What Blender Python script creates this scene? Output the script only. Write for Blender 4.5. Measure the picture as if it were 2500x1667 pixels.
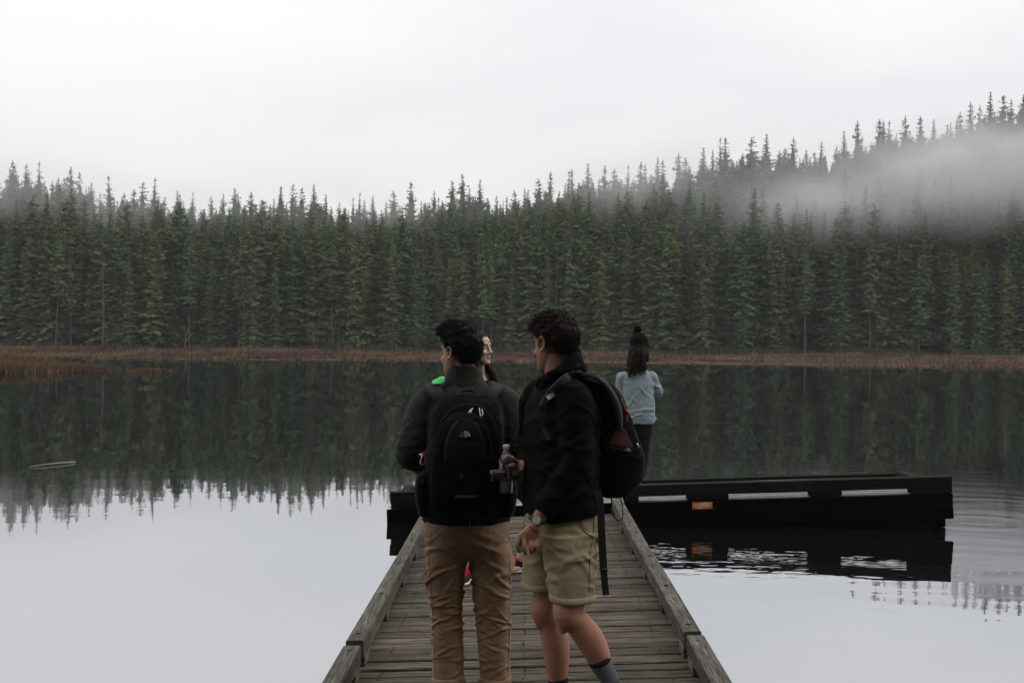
import bpy, bmesh, math, random
import numpy as np
from mathutils import Vector, Matrix, noise as mnoise

# ------------------------------------------------------------------ camera, sky, sun, exposure
SC = bpy.context.scene
for o in list(bpy.data.objects):
    bpy.data.objects.remove(o)
COL = SC.collection
R = math.radians

WATER_Z = 0.285                # lake level: the pier floats low, about ten centimetres over the water
DECK_Z = 0.385                 # deck height in the middle of the pier
CAM = Vector((0.0, 0.0, 2.063))
FPX = 3333.0                   # focal length in pixels of the 2500 px wide photograph
cam_d = bpy.data.cameras.new('camera')
cam_d.sensor_width = 36.0
cam_d.lens = 36.0 * FPX / 2500.0
cam_d.clip_start = 0.05
cam_d.clip_end = 3000.0
cam = bpy.data.objects.new('camera', cam_d)
COL.objects.link(cam)
CAM_ROT = Matrix.Rotation(R(90 - 0.163), 4, 'X') @ Matrix.Rotation(R(0.5), 4, 'Z')
cam.matrix_world = Matrix.Translation(CAM) @ CAM_ROT
SC.camera = cam

SUN_EL, SUN_AZ = R(50), R(88)      # azimuth measured clockwise from +Y (away from the camera)
world = bpy.data.worlds.new('World')
SC.world = world
world.use_nodes = True
wn, wl = world.node_tree.nodes, world.node_tree.links
wn.clear()
w_out = wn.new('ShaderNodeOutputWorld')
w_bg = wn.new('ShaderNodeBackground')
w_sky = wn.new('ShaderNodeTexSky')
w_sky.sky_type = 'NISHITA'
w_sky.sun_disc = False
w_sky.sun_elevation = SUN_EL
w_sky.sun_rotation = SUN_AZ
w_sky.air_density = 1.0
w_sky.dust_density = 3.0
w_skys = wn.new('ShaderNodeVectorMath'); w_skys.operation = 'SCALE'
w_skys.inputs['Scale'].default_value = 0.06
wl.new(w_sky.outputs[0], w_skys.inputs[0])
w_tc = wn.new('ShaderNodeTexCoord')
w_map = wn.new('ShaderNodeMapping')
w_map.inputs['Scale'].default_value = (1.0, 1.0, 3.2)
w_map.inputs['Rotation'].default_value = (0.0, R(9), 0.4)
w_map.inputs['Location'].default_value = (18.7, 9.9, 25.3)
wl.new(w_tc.outputs['Generated'], w_map.inputs[0])
w_no = wn.new('ShaderNodeTexNoise')
w_no.inputs['Scale'].default_value = 1.9
w_no.inputs['Detail'].default_value = 5.0
w_no.inputs['Roughness'].default_value = 0.48
w_no.inputs['Distortion'].default_value = 0.5
wl.new(w_map.outputs[0], w_no.inputs[0])
w_cr = wn.new('ShaderNodeValToRGB')
w_cr.color_ramp.elements[0].position = 0.33
w_cr.color_ramp.elements[0].color = (0.845, 0.852, 0.870, 1)
w_cr.color_ramp.elements[1].position = 0.66
w_cr.color_ramp.elements[1].color = (0.975, 0.972, 0.975, 1)
wl.new(w_no.outputs[0], w_cr.inputs[0])
# overcast sky: brighter towards the zenith (standard overcast luminance distribution)
w_sep = wn.new('ShaderNodeSeparateXYZ')
wl.new(w_tc.outputs['Generated'], w_sep.inputs[0])
w_mr = wn.new('ShaderNodeMapRange')
w_mr.inputs['From Min'].default_value = 0.0
w_mr.inputs['From Max'].default_value = 1.0
w_mr.inputs['To Min'].default_value = 0.97
w_mr.inputs['To Max'].default_value = 1.55
wl.new(w_sep.outputs['Z'], w_mr.inputs[0])
w_mul = wn.new('ShaderNodeVectorMath'); w_mul.operation = 'SCALE'
wl.new(w_cr.outputs[0], w_mul.inputs[0]); wl.new(w_mr.outputs[0], w_mul.inputs['Scale'])
w_mix = wn.new('ShaderNodeMix'); w_mix.data_type = 'RGBA'
w_mix.inputs[0].default_value = 0.94            # share of the cloud layer over the clear sky
wl.new(w_skys.outputs[0], w_mix.inputs[6]); wl.new(w_mul.outputs[0], w_mix.inputs[7])
wl.new(w_mix.outputs[2], w_bg.inputs[0])
w_bg.inputs[1].default_value = 1.0
wl.new(w_bg.outputs[0], w_out.inputs[0])

sun_d = bpy.data.lights.new('sun', 'SUN')
sun_d.energy = 0.55
sun_d.angle = R(35)
sun_d.color = (1.0, 0.97, 0.93)
sun = bpy.data.objects.new('sun', sun_d)
COL.objects.link(sun)
_sd = Vector((math.sin(SUN_AZ) * math.cos(SUN_EL), math.cos(SUN_AZ) * math.cos(SUN_EL), math.sin(SUN_EL)))
sun.rotation_euler = (-_sd).to_track_quat('-Z', 'Y').to_euler()

SC.view_settings.view_transform = 'Standard'
SC.view_settings.look = 'None'
SC.view_settings.exposure = 0.0
SC.view_settings.gamma = 1.0
SC.view_settings.use_curve_mapping = False
SC.render.engine = 'CYCLES'
SC.cycles.max_bounces = 6
SC.cycles.diffuse_bounces = 2
SC.cycles.glossy_bounces = 3
SC.cycles.transmission_bounces = 4
SC.cycles.transparent_max_bounces = 6
SC.cycles.volume_bounces = 1
SC.cycles.volume_step_rate = 1.0
SC.cycles.volume_max_steps = 64
SC.cycles.use_denoising = True
SC.cycles.caustics_reflective = False
SC.cycles.caustics_refractive = False

# ------------------------------------------------------------------ helpers
def U(px, py, d):
    """world point at depth d (metres ahead of the camera) seen at a pixel of the 2500x1667 photograph"""
    v = CAM_ROT.to_3x3() @ Vector(((px - 1250.0) / FPX, -(py - 833.5) / FPX, -1.0))
    return CAM + v * (d / v.y)
def D(px, py, d):              # the same for pixels of the 2352x1568 view
    return U(px * 1.06293, py * 1.06293, d)

def link(o, parent=None):
    COL.objects.link(o)
    if parent is not None:
        o.parent = parent
    return o
def tag(o, label=None, cat=None, group=None, kind=None):
    if label: o['label'] = label
    if cat: o['category'] = cat
    if group: o['group'] = group
    if kind: o['kind'] = kind
    return o
def thing(name, label, cat, loc=(0, 0, 0), group=None):
    o = bpy.data.objects.new(name, None)
    o.location = loc
    o.empty_display_size = 0.1
    link(o)
    return tag(o, label, cat, group)
def mesh_obj(name, verts, faces, mat, parent=None, smooth=False):
    """vertices in world space; the parent's offset is taken out"""
    me = bpy.data.meshes.new(name)
    me.from_pydata([tuple(v) for v in verts], [], [tuple(f) for f in faces])
    return finish(name, me, mat, parent, smooth)
def finish(name, me, mat, parent=None, smooth=False):
    if parent is not None:
        off = world_off(parent)
        me.transform(Matrix.Translation(-off))
    if mat is not None:
        me.materials.append(mat)
    if smooth:
        me.polygons.foreach_set('use_smooth', [True] * len(me.polygons))
    me.update()
    o = bpy.data.objects.new(name, me)
    return link(o, parent)
def world_off(p):
    v = Vector((0, 0, 0))
    while p is not None:
        v = v + p.location
        p = p.parent
    return v

class MB:
    """collects simple shapes in world space and links them as one mesh object"""
    def __init__(self): self.v = []; self.f = []
    def add(self, vs, fs):
        n = len(self.v)
        self.v += [Vector(v) for v in vs]
        self.f += [tuple(i + n for i in f) for f in fs]
    def box(self, c, size, rot=None, bev=0.0):
        sx, sy, sz = [s / 2 for s in size]
        c = Vector(c)
        rot = rot if rot is not None else Matrix.Identity(3)
        if bev <= 0:
            vs = [Vector((x * sx, y * sy, z * sz)) for x in (-1, 1) for y in (-1, 1) for z in (-1, 1)]
            fs = [(0, 1, 3, 2), (4, 6, 7, 5), (0, 4, 5, 1), (2, 3, 7, 6), (0, 2, 6, 4), (1, 5, 7, 3)]
        else:
            b = min(bev, sx * .9, sy * .9, sz * .9)
            vs, fs = [], []
            idx = {}
            for x in (-1, 1):
                for y in (-1, 1):
                    for z in (-1, 1):
                        for a in range(3):
                            p = [x * sx, y * sy, z * sz]
                            for k in range(3):
                                if k != a: p[k] -= (x, y, z)[k] * b
                            idx[(x, y, z, a)] = len(vs); vs.append(Vector(p))
            for a in range(3):
                o1, o2 = [k for k in range(3) if k != a]
                for s in (-1, 1):
                    q = []
                    for (u, w) in ((-1, -1), (1, -1), (1, 1), (-1, 1)):
                        k = [0, 0, 0]; k[a] = s; k[o1] = u; k[o2] = w
                        q.append(idx[(k[0], k[1], k[2], a)])
                    if (s > 0) == (a == 1): q.reverse()
                    fs.append(tuple(q))
            for e in range(3):           # edges along axis e
                a, b2 = [k for k in range(3) if k != e]
                for u in (-1, 1):
                    for w in (-1, 1):
                        k0 = [0, 0, 0]; k0[a] = u; k0[b2] = w
                        k1 = list(k0); k0[e] = -1; k1[e] = 1
                        fs.append((idx[(*k0, a)], idx[(*k1, a)], idx[(*k1, b2)], idx[(*k0, b2)]))
            for x in (-1, 1):
                for y in (-1, 1):
                    for z in (-1, 1):
                        fs.append(tuple(idx[(x, y, z, a)] for a in range(3)))
        self.add([c + rot @ v for v in vs], fs)
        return self
    def tube(self, pts, rad, n=8, cap=True, flat=1.0, up=None):
        """swept tube; rad scalar or list; flat scales the second axis of the section"""
        pts = [Vector(p) for p in pts]
        m = len(pts)
        rad = rad if hasattr(rad, '__len__') else [rad] * m
        t0 = (pts[1] - pts[0]).normalized()
        ref = Vector(up) if up is not None else (Vector((0, 0, 1)) if abs(t0.z) < .9 else Vector((1, 0, 0)))
        vs = []
        for i in range(m):
            t = (pts[min(i + 1, m - 1)] - pts[max(i - 1, 0)]).normalized()
            s = t.cross(ref)
            if s.length < 1e-6: s = t.orthogonal()
            s.normalize()
            u = s.cross(t).normalized()
            if up is None: ref = u
            for k in range(n):
                a = 2 * math.pi * k / n
                vs.append(pts[i] + s * (math.cos(a) * rad[i]) + u * (math.sin(a) * rad[i] * flat))
        fs = []
        for i in range(m - 1):
            for k in range(n):
                a, b = i * n + k, i * n + (k + 1) % n
                fs.append((a, b, b + n, a + n))
        if cap:
            fs.append(tuple(reversed(range(n))))
            fs.append(tuple(range((m - 1) * n, m * n)))
        self.add(vs, fs)
        return self
    def ribbon(self, pts, width, thick, side):
        """flat strap along pts; side = unit vector of the strap's width (or list)"""
        pts = [Vector(p) for p in pts]
        m = len(pts)
        sides = side if isinstance(side, list) else [Vector(side)] * m
        wd = width if hasattr(width, '__len__') else [width] * m
        vs = []
        for i in range(m):
            t = (pts[min(i + 1, m - 1)] - pts[max(i - 1, 0)]).normalized()
            s = sides[i].normalized()
            nrm = t.cross(s).normalized()
            s = nrm.cross(t).normalized()
            for (a, b) in ((-1, -1), (1, -1), (1, 1), (-1, 1)):
                vs.append(pts[i] + s * (a * wd[i] / 2) + nrm * (b * thick / 2))
        fs = []
        for i in range(m - 1):
            for k in range(4):
                a, b = i * 4 + k, i * 4 + (k + 1) % 4
                fs.append((a, b, b + 4, a + 4))
        fs += [(3, 2, 1, 0), tuple(range((m - 1) * 4, m * 4))]
        self.add(vs, fs)
        return self
    def ball(self, c, r, nu=16, nv=10, rot=None):
        c = Vector(c)
        r = Vector(r) if hasattr(r, '__len__') else Vector((r, r, r))
        rot = rot if rot is not None else Matrix.Identity(3)
        vs = [c + rot @ Vector((0, 0, r.z))]
        for j in range(1, nv):
            t = math.pi * j / nv
            for i in range(nu):
                p = 2 * math.pi * i / nu
                vs.append(c + rot @ Vector((r.x * math.sin(t) * math.cos(p), r.y * math.sin(t) * math.sin(p), r.z * math.cos(t))))
        vs.append(c + rot @ Vector((0, 0, -r.z)))
        fs = [(0, 1 + i, 1 + (i + 1) % nu) for i in range(nu)]
        for j in range(nv - 2):
            for i in range(nu):
                a, b = 1 + j * nu + i, 1 + j * nu + (i + 1) % nu
                fs.append((a, a + nu, b + nu, b))
        last = len(vs) - 1
        fs += [(last, 1 + (nv - 2) * nu + (i + 1) % nu, 1 + (nv - 2) * nu + i) for i in range(nu)]
        self.add(vs, fs)
        return self
    def build(self, name, mat, parent=None, smooth=False):
        return mesh_obj(name, self.v, self.f, mat, parent, smooth)

def catmull(pts, n=6):
    pts = [np.array(p, float) for p in pts]
    P = [2 * pts[0] - pts[1]] + pts + [2 * pts[-1] - pts[-2]]
    out = []
    for i in range(1, len(P) - 2):
        for k in range(n):
            t = k / n
            a, b, c, d = P[i - 1], P[i], P[i + 1], P[i + 2]
            out.append(.5 * (2 * b + (c - a) * t + (2 * a - 5 * b + 4 * c - d) * t * t + (3 * b - a - 3 * c + d) * t ** 3))
    out.append(pts[-1])
    return out

# vectorised value noise
def _hash(ix, iy, iz, seed):
    h = (ix.astype(np.int64) * 374761393 + iy.astype(np.int64) * 668265263 + iz.astype(np.int64) * 2147483647 + seed * 974711) & 0xffffffff
    h = ((h ^ (h >> 13)) * 1274126177) & 0xffffffff
    return ((h ^ (h >> 16)) & 0xffffff) / float(0xffffff)
def vnoise(p, seed=0):
    p = np.asarray(p, float)
    i = np.floor(p).astype(np.int64); f = p - i
    f = f * f * (3 - 2 * f)
    r = 0
    for dx in (0, 1):
        for dy in (0, 1):
            for dz in (0, 1):
                w = (f[:, 0] if dx else 1 - f[:, 0]) * (f[:, 1] if dy else 1 - f[:, 1]) * (f[:, 2] if dz else 1 - f[:, 2])
                r = r + w * _hash(i[:, 0] + dx, i[:, 1] + dy, i[:, 2] + dz, seed)
    return r * 2 - 1
def fbm(p, seed=0, oct=3):
    p = np.asarray(p, float); r = 0; a = 1.0
    for k in range(oct):
        r = r + a * vnoise(p * 2 ** k, seed + k * 7); a *= .5
    return r

# ------------------------------------------------------------------ materials
MATS = {}
class NT:
    def __init__(self, name):
        self.m = bpy.data.materials.new(name); self.m.use_nodes = True
        self.n = self.m.node_tree.nodes; self.l = self.m.node_tree.links
        self.b = self.n['Principled BSDF']; self.out = self.n['Material Output']
    def new(self, t, **kw):
        x = self.n.new(t)
        for k, v in kw.items():
            if k.startswith('i_'): x.inputs[k[2:].replace('_', ' ')].default_value = v
            else: setattr(x, k, v)
        return x
    def ramp(self, fac, stops):
        c = self.n.new('ShaderNodeValToRGB')
        e = c.color_ramp.elements
        while len(e) < len(stops): e.new(0.5)
        for k, (p, col) in enumerate(stops):
            e[k].position = p
            e[k].color = (*col, 1) if hasattr(col, '__len__') else (col, col, col, 1)
        self.l.new(fac, c.inputs[0])
        return c.outputs[0]
    def noise(self, vec, scale, detail=4, rough=.5, dist=0.0):
        x = self.new('ShaderNodeTexNoise')
        x.inputs['Scale'].default_value = scale; x.inputs['Detail'].default_value = detail
        x.inputs['Roughness'].default_value = rough; x.inputs['Distortion'].default_value = dist
        if vec is not None: self.l.new(vec, x.inputs['Vector'])
        return x.outputs[0]
    def coord(self, which='Object', scale=(1, 1, 1), rot=(0, 0, 0)):
        tc = self.n.new('ShaderNodeTexCoord')
        mp = self.n.new('ShaderNodeMapping')
        mp.inputs['Scale'].default_value = scale; mp.inputs['Rotation'].default_value = rot
        self.l.new(tc.outputs[which], mp.inputs[0])
        return mp.outputs[0]
    def pos(self, scale=(1, 1, 1)):
        g = self.n.new('ShaderNodeNewGeometry')
        mp = self.n.new('ShaderNodeMapping'); mp.inputs['Scale'].default_value = scale
        self.l.new(g.outputs['Position'], mp.inputs[0])
        return mp.outputs[0]
    def mix(self, fac, a, b, mode='MIX'):
        x = self.new('ShaderNodeMix', data_type='RGBA', blend_type=mode)
        for s, v in ((0, fac), (6, a), (7, b)):
            if hasattr(v, 'is_linked'): self.l.new(v, x.inputs[s])
            elif s == 0: x.inputs[0].default_value = v
            else: x.inputs[s].default_value = (*v, 1)
        return x.outputs[2]
    def math(self, op, a, b=0.0):
        x = self.new('ShaderNodeMath', operation=op)
        for s, v in ((0, a), (1, b)):
            if hasattr(v, 'is_linked'): self.l.new(v, x.inputs[s])
            else: x.inputs[s].default_value = v
        return x.outputs[0]
    def bump(self, h, strength=.5, dist=.01):
        x = self.new('ShaderNodeBump'); x.inputs['Strength'].default_value = strength; x.inputs['Distance'].default_value = dist
        self.l.new(h, x.inputs['Height']); self.l.new(x.outputs[0], self.b.inputs['Normal'])
    def set(self, col=None, rough=None, spec=None, metal=None):
        if col is not None:
            if hasattr(col, 'is_linked'): self.l.new(col, self.b.inputs['Base Color'])
            else: self.b.inputs['Base Color'].default_value = (*col, 1)
        if rough is not None:
            if hasattr(rough, 'is_linked'): self.l.new(rough, self.b.inputs['Roughness'])
            else: self.b.inputs['Roughness'].default_value = rough
        if spec is not None: self.b.inputs['Specular IOR Level'].default_value = spec
        if metal is not None: self.b.inputs['Metallic'].default_value = metal
        return self.m

def cloth(name, c1, c2, scale=60, weave=900, rough=.9, spec=.2, bump=.35, patch=.5):
    t = NT(name)
    v = t.coord('Object')
    n1 = t.noise(v, scale, 4, .6)
    n2 = t.noise(v, 7, 3, .5)
    c = t.mix(t.ramp(n1, [(.3, 0.0), (.72, 1.0)]), c1, c2)
    c = t.mix(t.ramp(n2, [(.35, 0.0), (.7, patch)]), c, tuple(x * .72 for x in c1))
    n3 = t.noise(v, weave, 2, .6)
    t.bump(n3, bump, .0012)
    return t.set(c, rough, spec)
def plain(name, c, rough=.5, spec=.4, metal=0.0, var=.15, scale=40):
    t = NT(name)
    n = t.noise(t.coord('Object'), scale, 3, .5)
    col = t.mix(t.ramp(n, [(.3, 0.0), (.7, 1.0)]), tuple(x * (1 - var) for x in c), tuple(min(1, x * (1 + var)) for x in c))
    return t.set(col, rough, spec, metal)
# ------------------------------------------------------------------ terrain, lake, shore
rng = np.random.default_rng(11)
random.seed(11)
SHORE_Y = 99.5
def shore_y(x):
    return SHORE_Y - 0.07 * x + 1.0 * np.sin(x * .13 + 1) + .7 * np.sin(x * .36) + .5 * np.sin(x * .96 + 2)
def spit(x, y):
    """>0 inside the grassy spit that reaches out from the shore on the left"""
    tipx = -19.4 + .8 * np.sin(y * .4)
    cy = 64.5
    half = np.clip((tipx - x) * 1.5, 0, 8.2) ** .8 * 1.42
    return half - np.abs(y - cy) + .45 * np.sin(x * 1.0) + .3 * np.sin(x * 2.6 + y)
def ground_z(x, y):
    x = np.asarray(x, float); y = np.asarray(y, float)
    d = y - shore_y(x)
    z = np.where(d > 0, .05 + .16 * np.clip(d / 44, 0, 1) + .07 * np.sin(x * .24) * np.sin(y * .19), np.maximum(-1.2, d * .12))
    sp = spit(x, y)
    z = np.where((x < -16) & (sp > 0) & (d < 0), np.maximum(z, .03 + .10 * np.clip(sp, 0, 1.5)), z)
    z = np.where(y < -5, np.maximum(z, -.3 + (-5 - y) * .16 + .2 * np.sin(x * .3)), z)
    up = 36 * (1 - np.exp(-np.clip(y - 145, 0, 400) / 36))
    sl = .36 + .42 / (1 + np.exp(-(x - 27) / 10.0)) + .06 / (1 + np.exp((x + 35) / 7.0))
    return z + up * sl + WATER_Z

t = NT('lake_bed_and_soil')
v = t.pos((1, 1, 1))
n = t.noise(v, .12, 5, .6)
n2 = t.noise(v, 1.3, 4, .6)
c = t.ramp(n, [(.3, (.050, .026, .016)), (.5, (.085, .044, .026)), (.7, (.12, .075, .04))])
c = t.mix(t.ramp(n2, [(.35, 0.0), (.7, .6)]), c, (.035, .024, .016))
sy = t.n.new('ShaderNodeSeparateXYZ'); t.l.new(v, sy.inputs[0])
fl_ = t.new('ShaderNodeMapRange'); t.l.new(sy.outputs[1], fl_.inputs[0])
fl_.inputs['From Min'].default_value = 139.0; fl_.inputs['From Max'].default_value = 146.0
moss = t.ramp(n2, [(.3, (.026, .036, .020)), (.7, (.050, .066, .034))])       # mossy forest floor
c = t.mix(fl_.outputs[0], c, moss)
MATS['soil'] = t.set(c, 1.0, .1)

xs = np.concatenate([np.linspace(-420, -95, 14), np.linspace(-92, 92, 185), np.linspace(95, 420, 14)])
ys = np.concatenate([np.linspace(-60, 52, 12), np.linspace(54, 116, 76), np.linspace(118, 340, 66), np.linspace(360, 520, 6)])
GX, GY = np.meshgrid(xs, ys)
GZ = ground_z(GX.ravel(), GY.ravel())
nx = len(xs); ny = len(ys)
faces = [(j * nx + i, j * nx + i + 1, (j + 1) * nx + i + 1, (j + 1) * nx + i) for j in range(ny - 1) for i in range(nx - 1)]
terrain = mesh_obj('terrain', np.stack([GX.ravel(), GY.ravel(), GZ], 1), faces, MATS['soil'], None, True)
tag(terrain, 'brown lake shore rising into a wooded hillside', kind='structure')

# lake water: dark, mirror-like, with faint long ripples
t = NT('lake_water')
g = t.n.new('ShaderNodeNewGeometry')
def wmap(sc, loc=(0, 0, 0), rot=0.0):
    mp = t.n.new('ShaderNodeMapping'); mp.inputs['Scale'].default_value = sc
    mp.inputs['Location'].default_value = loc; mp.inputs['Rotation'].default_value = (0, 0, rot)
    t.l.new(g.outputs['Position'], mp.inputs[0]); return mp.outputs[0]
h1 = t.noise(wmap((.55, .9, 1), rot=.1), 1.0, 3, .45, .3)
h2 = t.noise(wmap((2.2, 4.2, 1), rot=-.08), 1.0, 2, .4, .2)
gust = t.ramp(t.noise(wmap((.05, .10, 1), (3, 7, 0)), 1.0, 2, .5), [(.40, 0.0), (.66, 1.0)])
def near(cx, cy, r0, r1):
    vm = t.new('ShaderNodeVectorMath', operation='DISTANCE')
    t.l.new(g.outputs['Position'], vm.inputs[0]); vm.inputs[1].default_value = (cx, cy, WATER_Z)
    mr = t.new('ShaderNodeMapRange'); mr.interpolation_type = 'SMOOTHSTEP'
    t.l.new(vm.outputs['Value'], mr.inputs[0])
    mr.inputs['From Min'].default_value = r0; mr.inputs['From Max'].default_value = r1
    mr.inputs['To Min'].default_value = 1.0; mr.inputs['To Max'].default_value = 0.0
    return vm.outputs['Value'], mr.outputs[0]
dist1, f1 = near(4.6, 13.4, 0.5, 9.0)
wob = t.noise(wmap((.7, .7, 1), (5, 2, 0)), 1.0, 3, .5)
ring = t.math('SINE', t.math('ADD', t.math('MULTIPLY', dist1, 11.0), t.math('MULTIPLY', wob, 16.0)))
ring = t.math('MULTIPLY', ring, f1)
dist2, f2 = near(1.6, 11.8, 0.2, 2.4)
chop = t.math('MULTIPLY', t.noise(wmap((3.2, 6.0, 1), rot=.3), 1.0, 2, .5), f2)
hh = t.math('MULTIPLY', h1, 1.0)
hh = t.math('ADD', hh, t.math('MULTIPLY', h2, t.math('MULTIPLY_ADD' if False else 'MULTIPLY', t.math('ADD', gust, .10), .30)))
hh = t.math('ADD', hh, t.math('MULTIPLY', ring, .16))
hh = t.math('ADD', hh, t.math('MULTIPLY', t.math('MULTIPLY', h1, near(6.5, 10.5, 1.0, 8.0)[1]), 2.2))
hh = t.math('ADD', hh, t.math('MULTIPLY', chop, 4.5))
bmp = t.new('ShaderNodeBump'); bmp.inputs['Strength'].default_value = 1.0; bmp.inputs['Distance'].default_value = .0018
t.l.new(hh, bmp.inputs['Height'])
gl = t.new('ShaderNodeBsdfGlossy'); gl.inputs['Roughness'].default_value = .014
gl.inputs['Color'].default_value = (.95, .97, 1.0, 1)
t.l.new(bmp.outputs[0], gl.inputs['Normal'])
df = t.new('ShaderNodeBsdfDiffuse'); df.inputs['Color'].default_value = (.006, .008, .007, 1)
fr = t.new('ShaderNodeFresnel'); fr.inputs['IOR'].default_value = 1.33
t.l.new(bmp.outputs[0], fr.inputs['Normal'])
mr = t.new('ShaderNodeMapRange')
t.l.new(fr.outputs[0], mr.inputs[0])
mr.inputs['From Min'].default_value = .02; mr.inputs['From Max'].default_value = .7
mr.inputs['To Min'].default_value = .55; mr.inputs['To Max'].default_value = .745
ms = t.new('ShaderNodeMixShader')
t.l.new(mr.outputs[0], ms.inputs[0]); t.l.new(df.outputs[0], ms.inputs[1]); t.l.new(gl.outputs[0], ms.inputs[2])
t.l.new(ms.outputs[0], t.out.inputs['Surface'])
t.n.remove(t.b)
MATS['water'] = t.m
lake = mesh_obj('lake_water', [(-420, -60, WATER_Z), (420, -60, WATER_Z), (420, 130, WATER_Z), (-420, 130, WATER_Z)], [(0, 1, 2, 3)], MATS['water'])
tag(lake, 'dark calm lake water mirroring trees and pale sky', kind='structure')

# ------------------------------------------------------------------ conifers
def foliage(name, stops):
    t = NT(name)
    oi = t.n.new('ShaderNodeObjectInfo')
    c = t.ramp(oi.outputs['Random'], stops)
    n = t.noise(t.coord('Object'), .9, 4, .6)
    c = t.mix(t.ramp(n, [(.3, 0.0), (.75, .8)]), c, (.140, .178, .070))
    n2 = t.noise(t.coord('Object'), 5.0, 2, .6)
    c = t.mix(t.ramp(n2, [(.35, 0.0), (.7, .6)]), c, (.050, .078, .048))
    return t.set(c, .9, .12)
MATS['needles'] = foliage('conifer_needles', [(0.0, (.064, .118, .062)), (.15, (.130, .160, .054)), (.30, (.074, .136, .070)), (.44, (.160, .144, .076)), (.58, (.060, .112, .074)), (.74, (.140, .162, .050)), (.88, (.082, .128, .064)), (1.0, (.106, .146, .062))])
MATS['bark'] = plain('conifer_bark', (.12, .095, .075), .95, .1, 0, .4, 3)
MATS['pale_bark'] = plain('pale_bark', (.105, .095, .08), .95, .1, 0, .35, 2)

def conifer(seed, H=25.0, base=.12, wid=.135, thin=0.0, expo=.75):
    r = random.Random(seed)
    vs, fs = [], []
    def tri(a, b, c):
        n = len(vs); vs.extend((a, b, c)); fs.append((n, n + 1, n + 2))
    z = base * H
    lean = (r.uniform(-.022, .022), r.uniform(-.022, .022))
    bow = (r.uniform(-.25, .25), r.uniform(-.25, .25))
    ph = [r.uniform(0, 6.28) for _ in range(6)]
    def axis(zz):
        u = zz / H
        return lean[0] * zz + bow[0] * math.sin(u * 3.1), lean[1] * zz + bow[1] * math.sin(u * 3.1)
    while z < H * .992:
        tt = (z - base * H) / (H * (1 - base))
        Lm = wid * H * ((1 - tt) ** (expo * .9)) * (1 + .13 * math.sin(tt * 19 + ph[0]) + .08 * math.sin(tt * 43 + ph[5])) + .07
        if tt < .12: Lm *= .55 + tt * 3.7
        nb = max(4, int(round(r.uniform(4.6, 7.8) * (.70 + .30 * (1 - tt)))))
        a0 = r.uniform(0, 6.28)
        for k in range(nb):
            if r.random() < thin: continue
            a = a0 + 6.283 * k / nb + r.uniform(-.55, .55)
            L = Lm * r.uniform(.45, 1.22) * (1 + .20 * math.sin(a + ph[1]) * math.sin(z * .5 + ph[2]) + .12 * math.sin(a * 3 + ph[3] + z * .7))
            rise = .36 - .85 * (1 - tt) + r.uniform(-.30, .30)
            ca, sa = math.cos(a), math.sin(a)
            ox, oy = axis(z)
            zb = z + r.uniform(-.5, .5)
            ns = max(2, int(L / .50) + 1)
            for s in range(ns):
                u0 = (s + .15) / ns
                rr = L * u0
                zz = zb + rise * rr * .55 - .12 * rr * u0 + (.14 * rr * u0 * u0)
                p = Vector((ox + ca * rr, oy + sa * rr, zz))
                wl = (.13 + .85 * min(1, L / 1.8) * (1.1 - .55 * u0)) * r.uniform(.55, 1.3)
                for sd in (-1, 1):
                    ang = a + sd * r.uniform(.4, 1.15)
                    q = p + Vector((math.cos(ang) * wl, math.sin(ang) * wl, r.uniform(-.45, .10) * wl))
                    w = p + Vector((ca * .55 * wl * r.uniform(.5, 1.4), sa * .55 * wl * r.uniform(.5, 1.4), r.uniform(-.6, -.1) * wl))
                    tri(p, q, w)
                if r.random() < .6:
                    q = p + Vector((ca * .25 * wl + r.uniform(-.12, .12), sa * .25 * wl + r.uniform(-.12, .12), -wl * r.uniform(.5, 1.1)))
                    tri(p + Vector((-sa * .28 * wl, ca * .28 * wl, 0)), p + Vector((sa * .28 * wl, -ca * .28 * wl, 0)), q)
            tip = Vector((ox + ca * L * 1.08, oy + sa * L * 1.08, zb + rise * L * .55 + .05 * L))
            pb = Vector((ox + ca * L * .7, oy + sa * L * .7, zb + rise * L * .40))
            tri(pb + Vector((-sa * .13, ca * .13, 0)), pb + Vector((sa * .13, -ca * .13, 0)), tip)
        z += (.30 + .22 * (1 - tt)) * r.uniform(.6, 1.35)
    zc = base * H + .4
    while zc < H * .90:                      # dense shaded twigs close to the trunk
        tt = (zc - base * H) / (H * (1 - base))
        rc = wid * H * ((1 - tt) ** (expo + .1)) * .60
        ox, oy = axis(zc)
        for k in range(5):
            a = r.uniform(0, 6.28); b2 = a + r.uniform(.9, 1.9)
            tri(Vector((ox + math.cos(a) * rc, oy + math.sin(a) * rc, zc - r.uniform(.1, .7))), Vector((ox + math.cos(b2) * rc, oy + math.sin(b2) * rc, zc - r.uniform(.1, .7))),
                Vector((ox + r.uniform(-.1, .1), oy + r.uniform(-.1, .1), zc + r.uniform(.4, .9))))
        zc += .6
    ox, oy = axis(H); topc = Vector((ox, oy, H))
    for k in range(5):
        a = k * 1.257
        tri(topc + Vector((0, 0, .1)), topc + Vector((math.cos(a) * .10, math.sin(a) * .10, -.8)), topc + Vector((math.cos(a + 1.2) * .10, math.sin(a + 1.2) * .10, -.8)))
    me = bpy.data.meshes.new('crown')
    me.from_pydata([tuple(v) for v in vs], [], fs); me.materials.append(MATS['needles'])
    mb = MB()
    mb.tube([(*axis(0), -.8), (*axis(H * .3), H * .3), (*axis(H * .7), H * .7), (*axis(H), H * .99)], [.22, .17, .09, .015], 7)
    mt = bpy.data.meshes.new('trunk')
    mt.from_pydata([tuple(v) for v in mb.v], [], mb.f)
    return me, mt
PROTO = []
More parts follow.
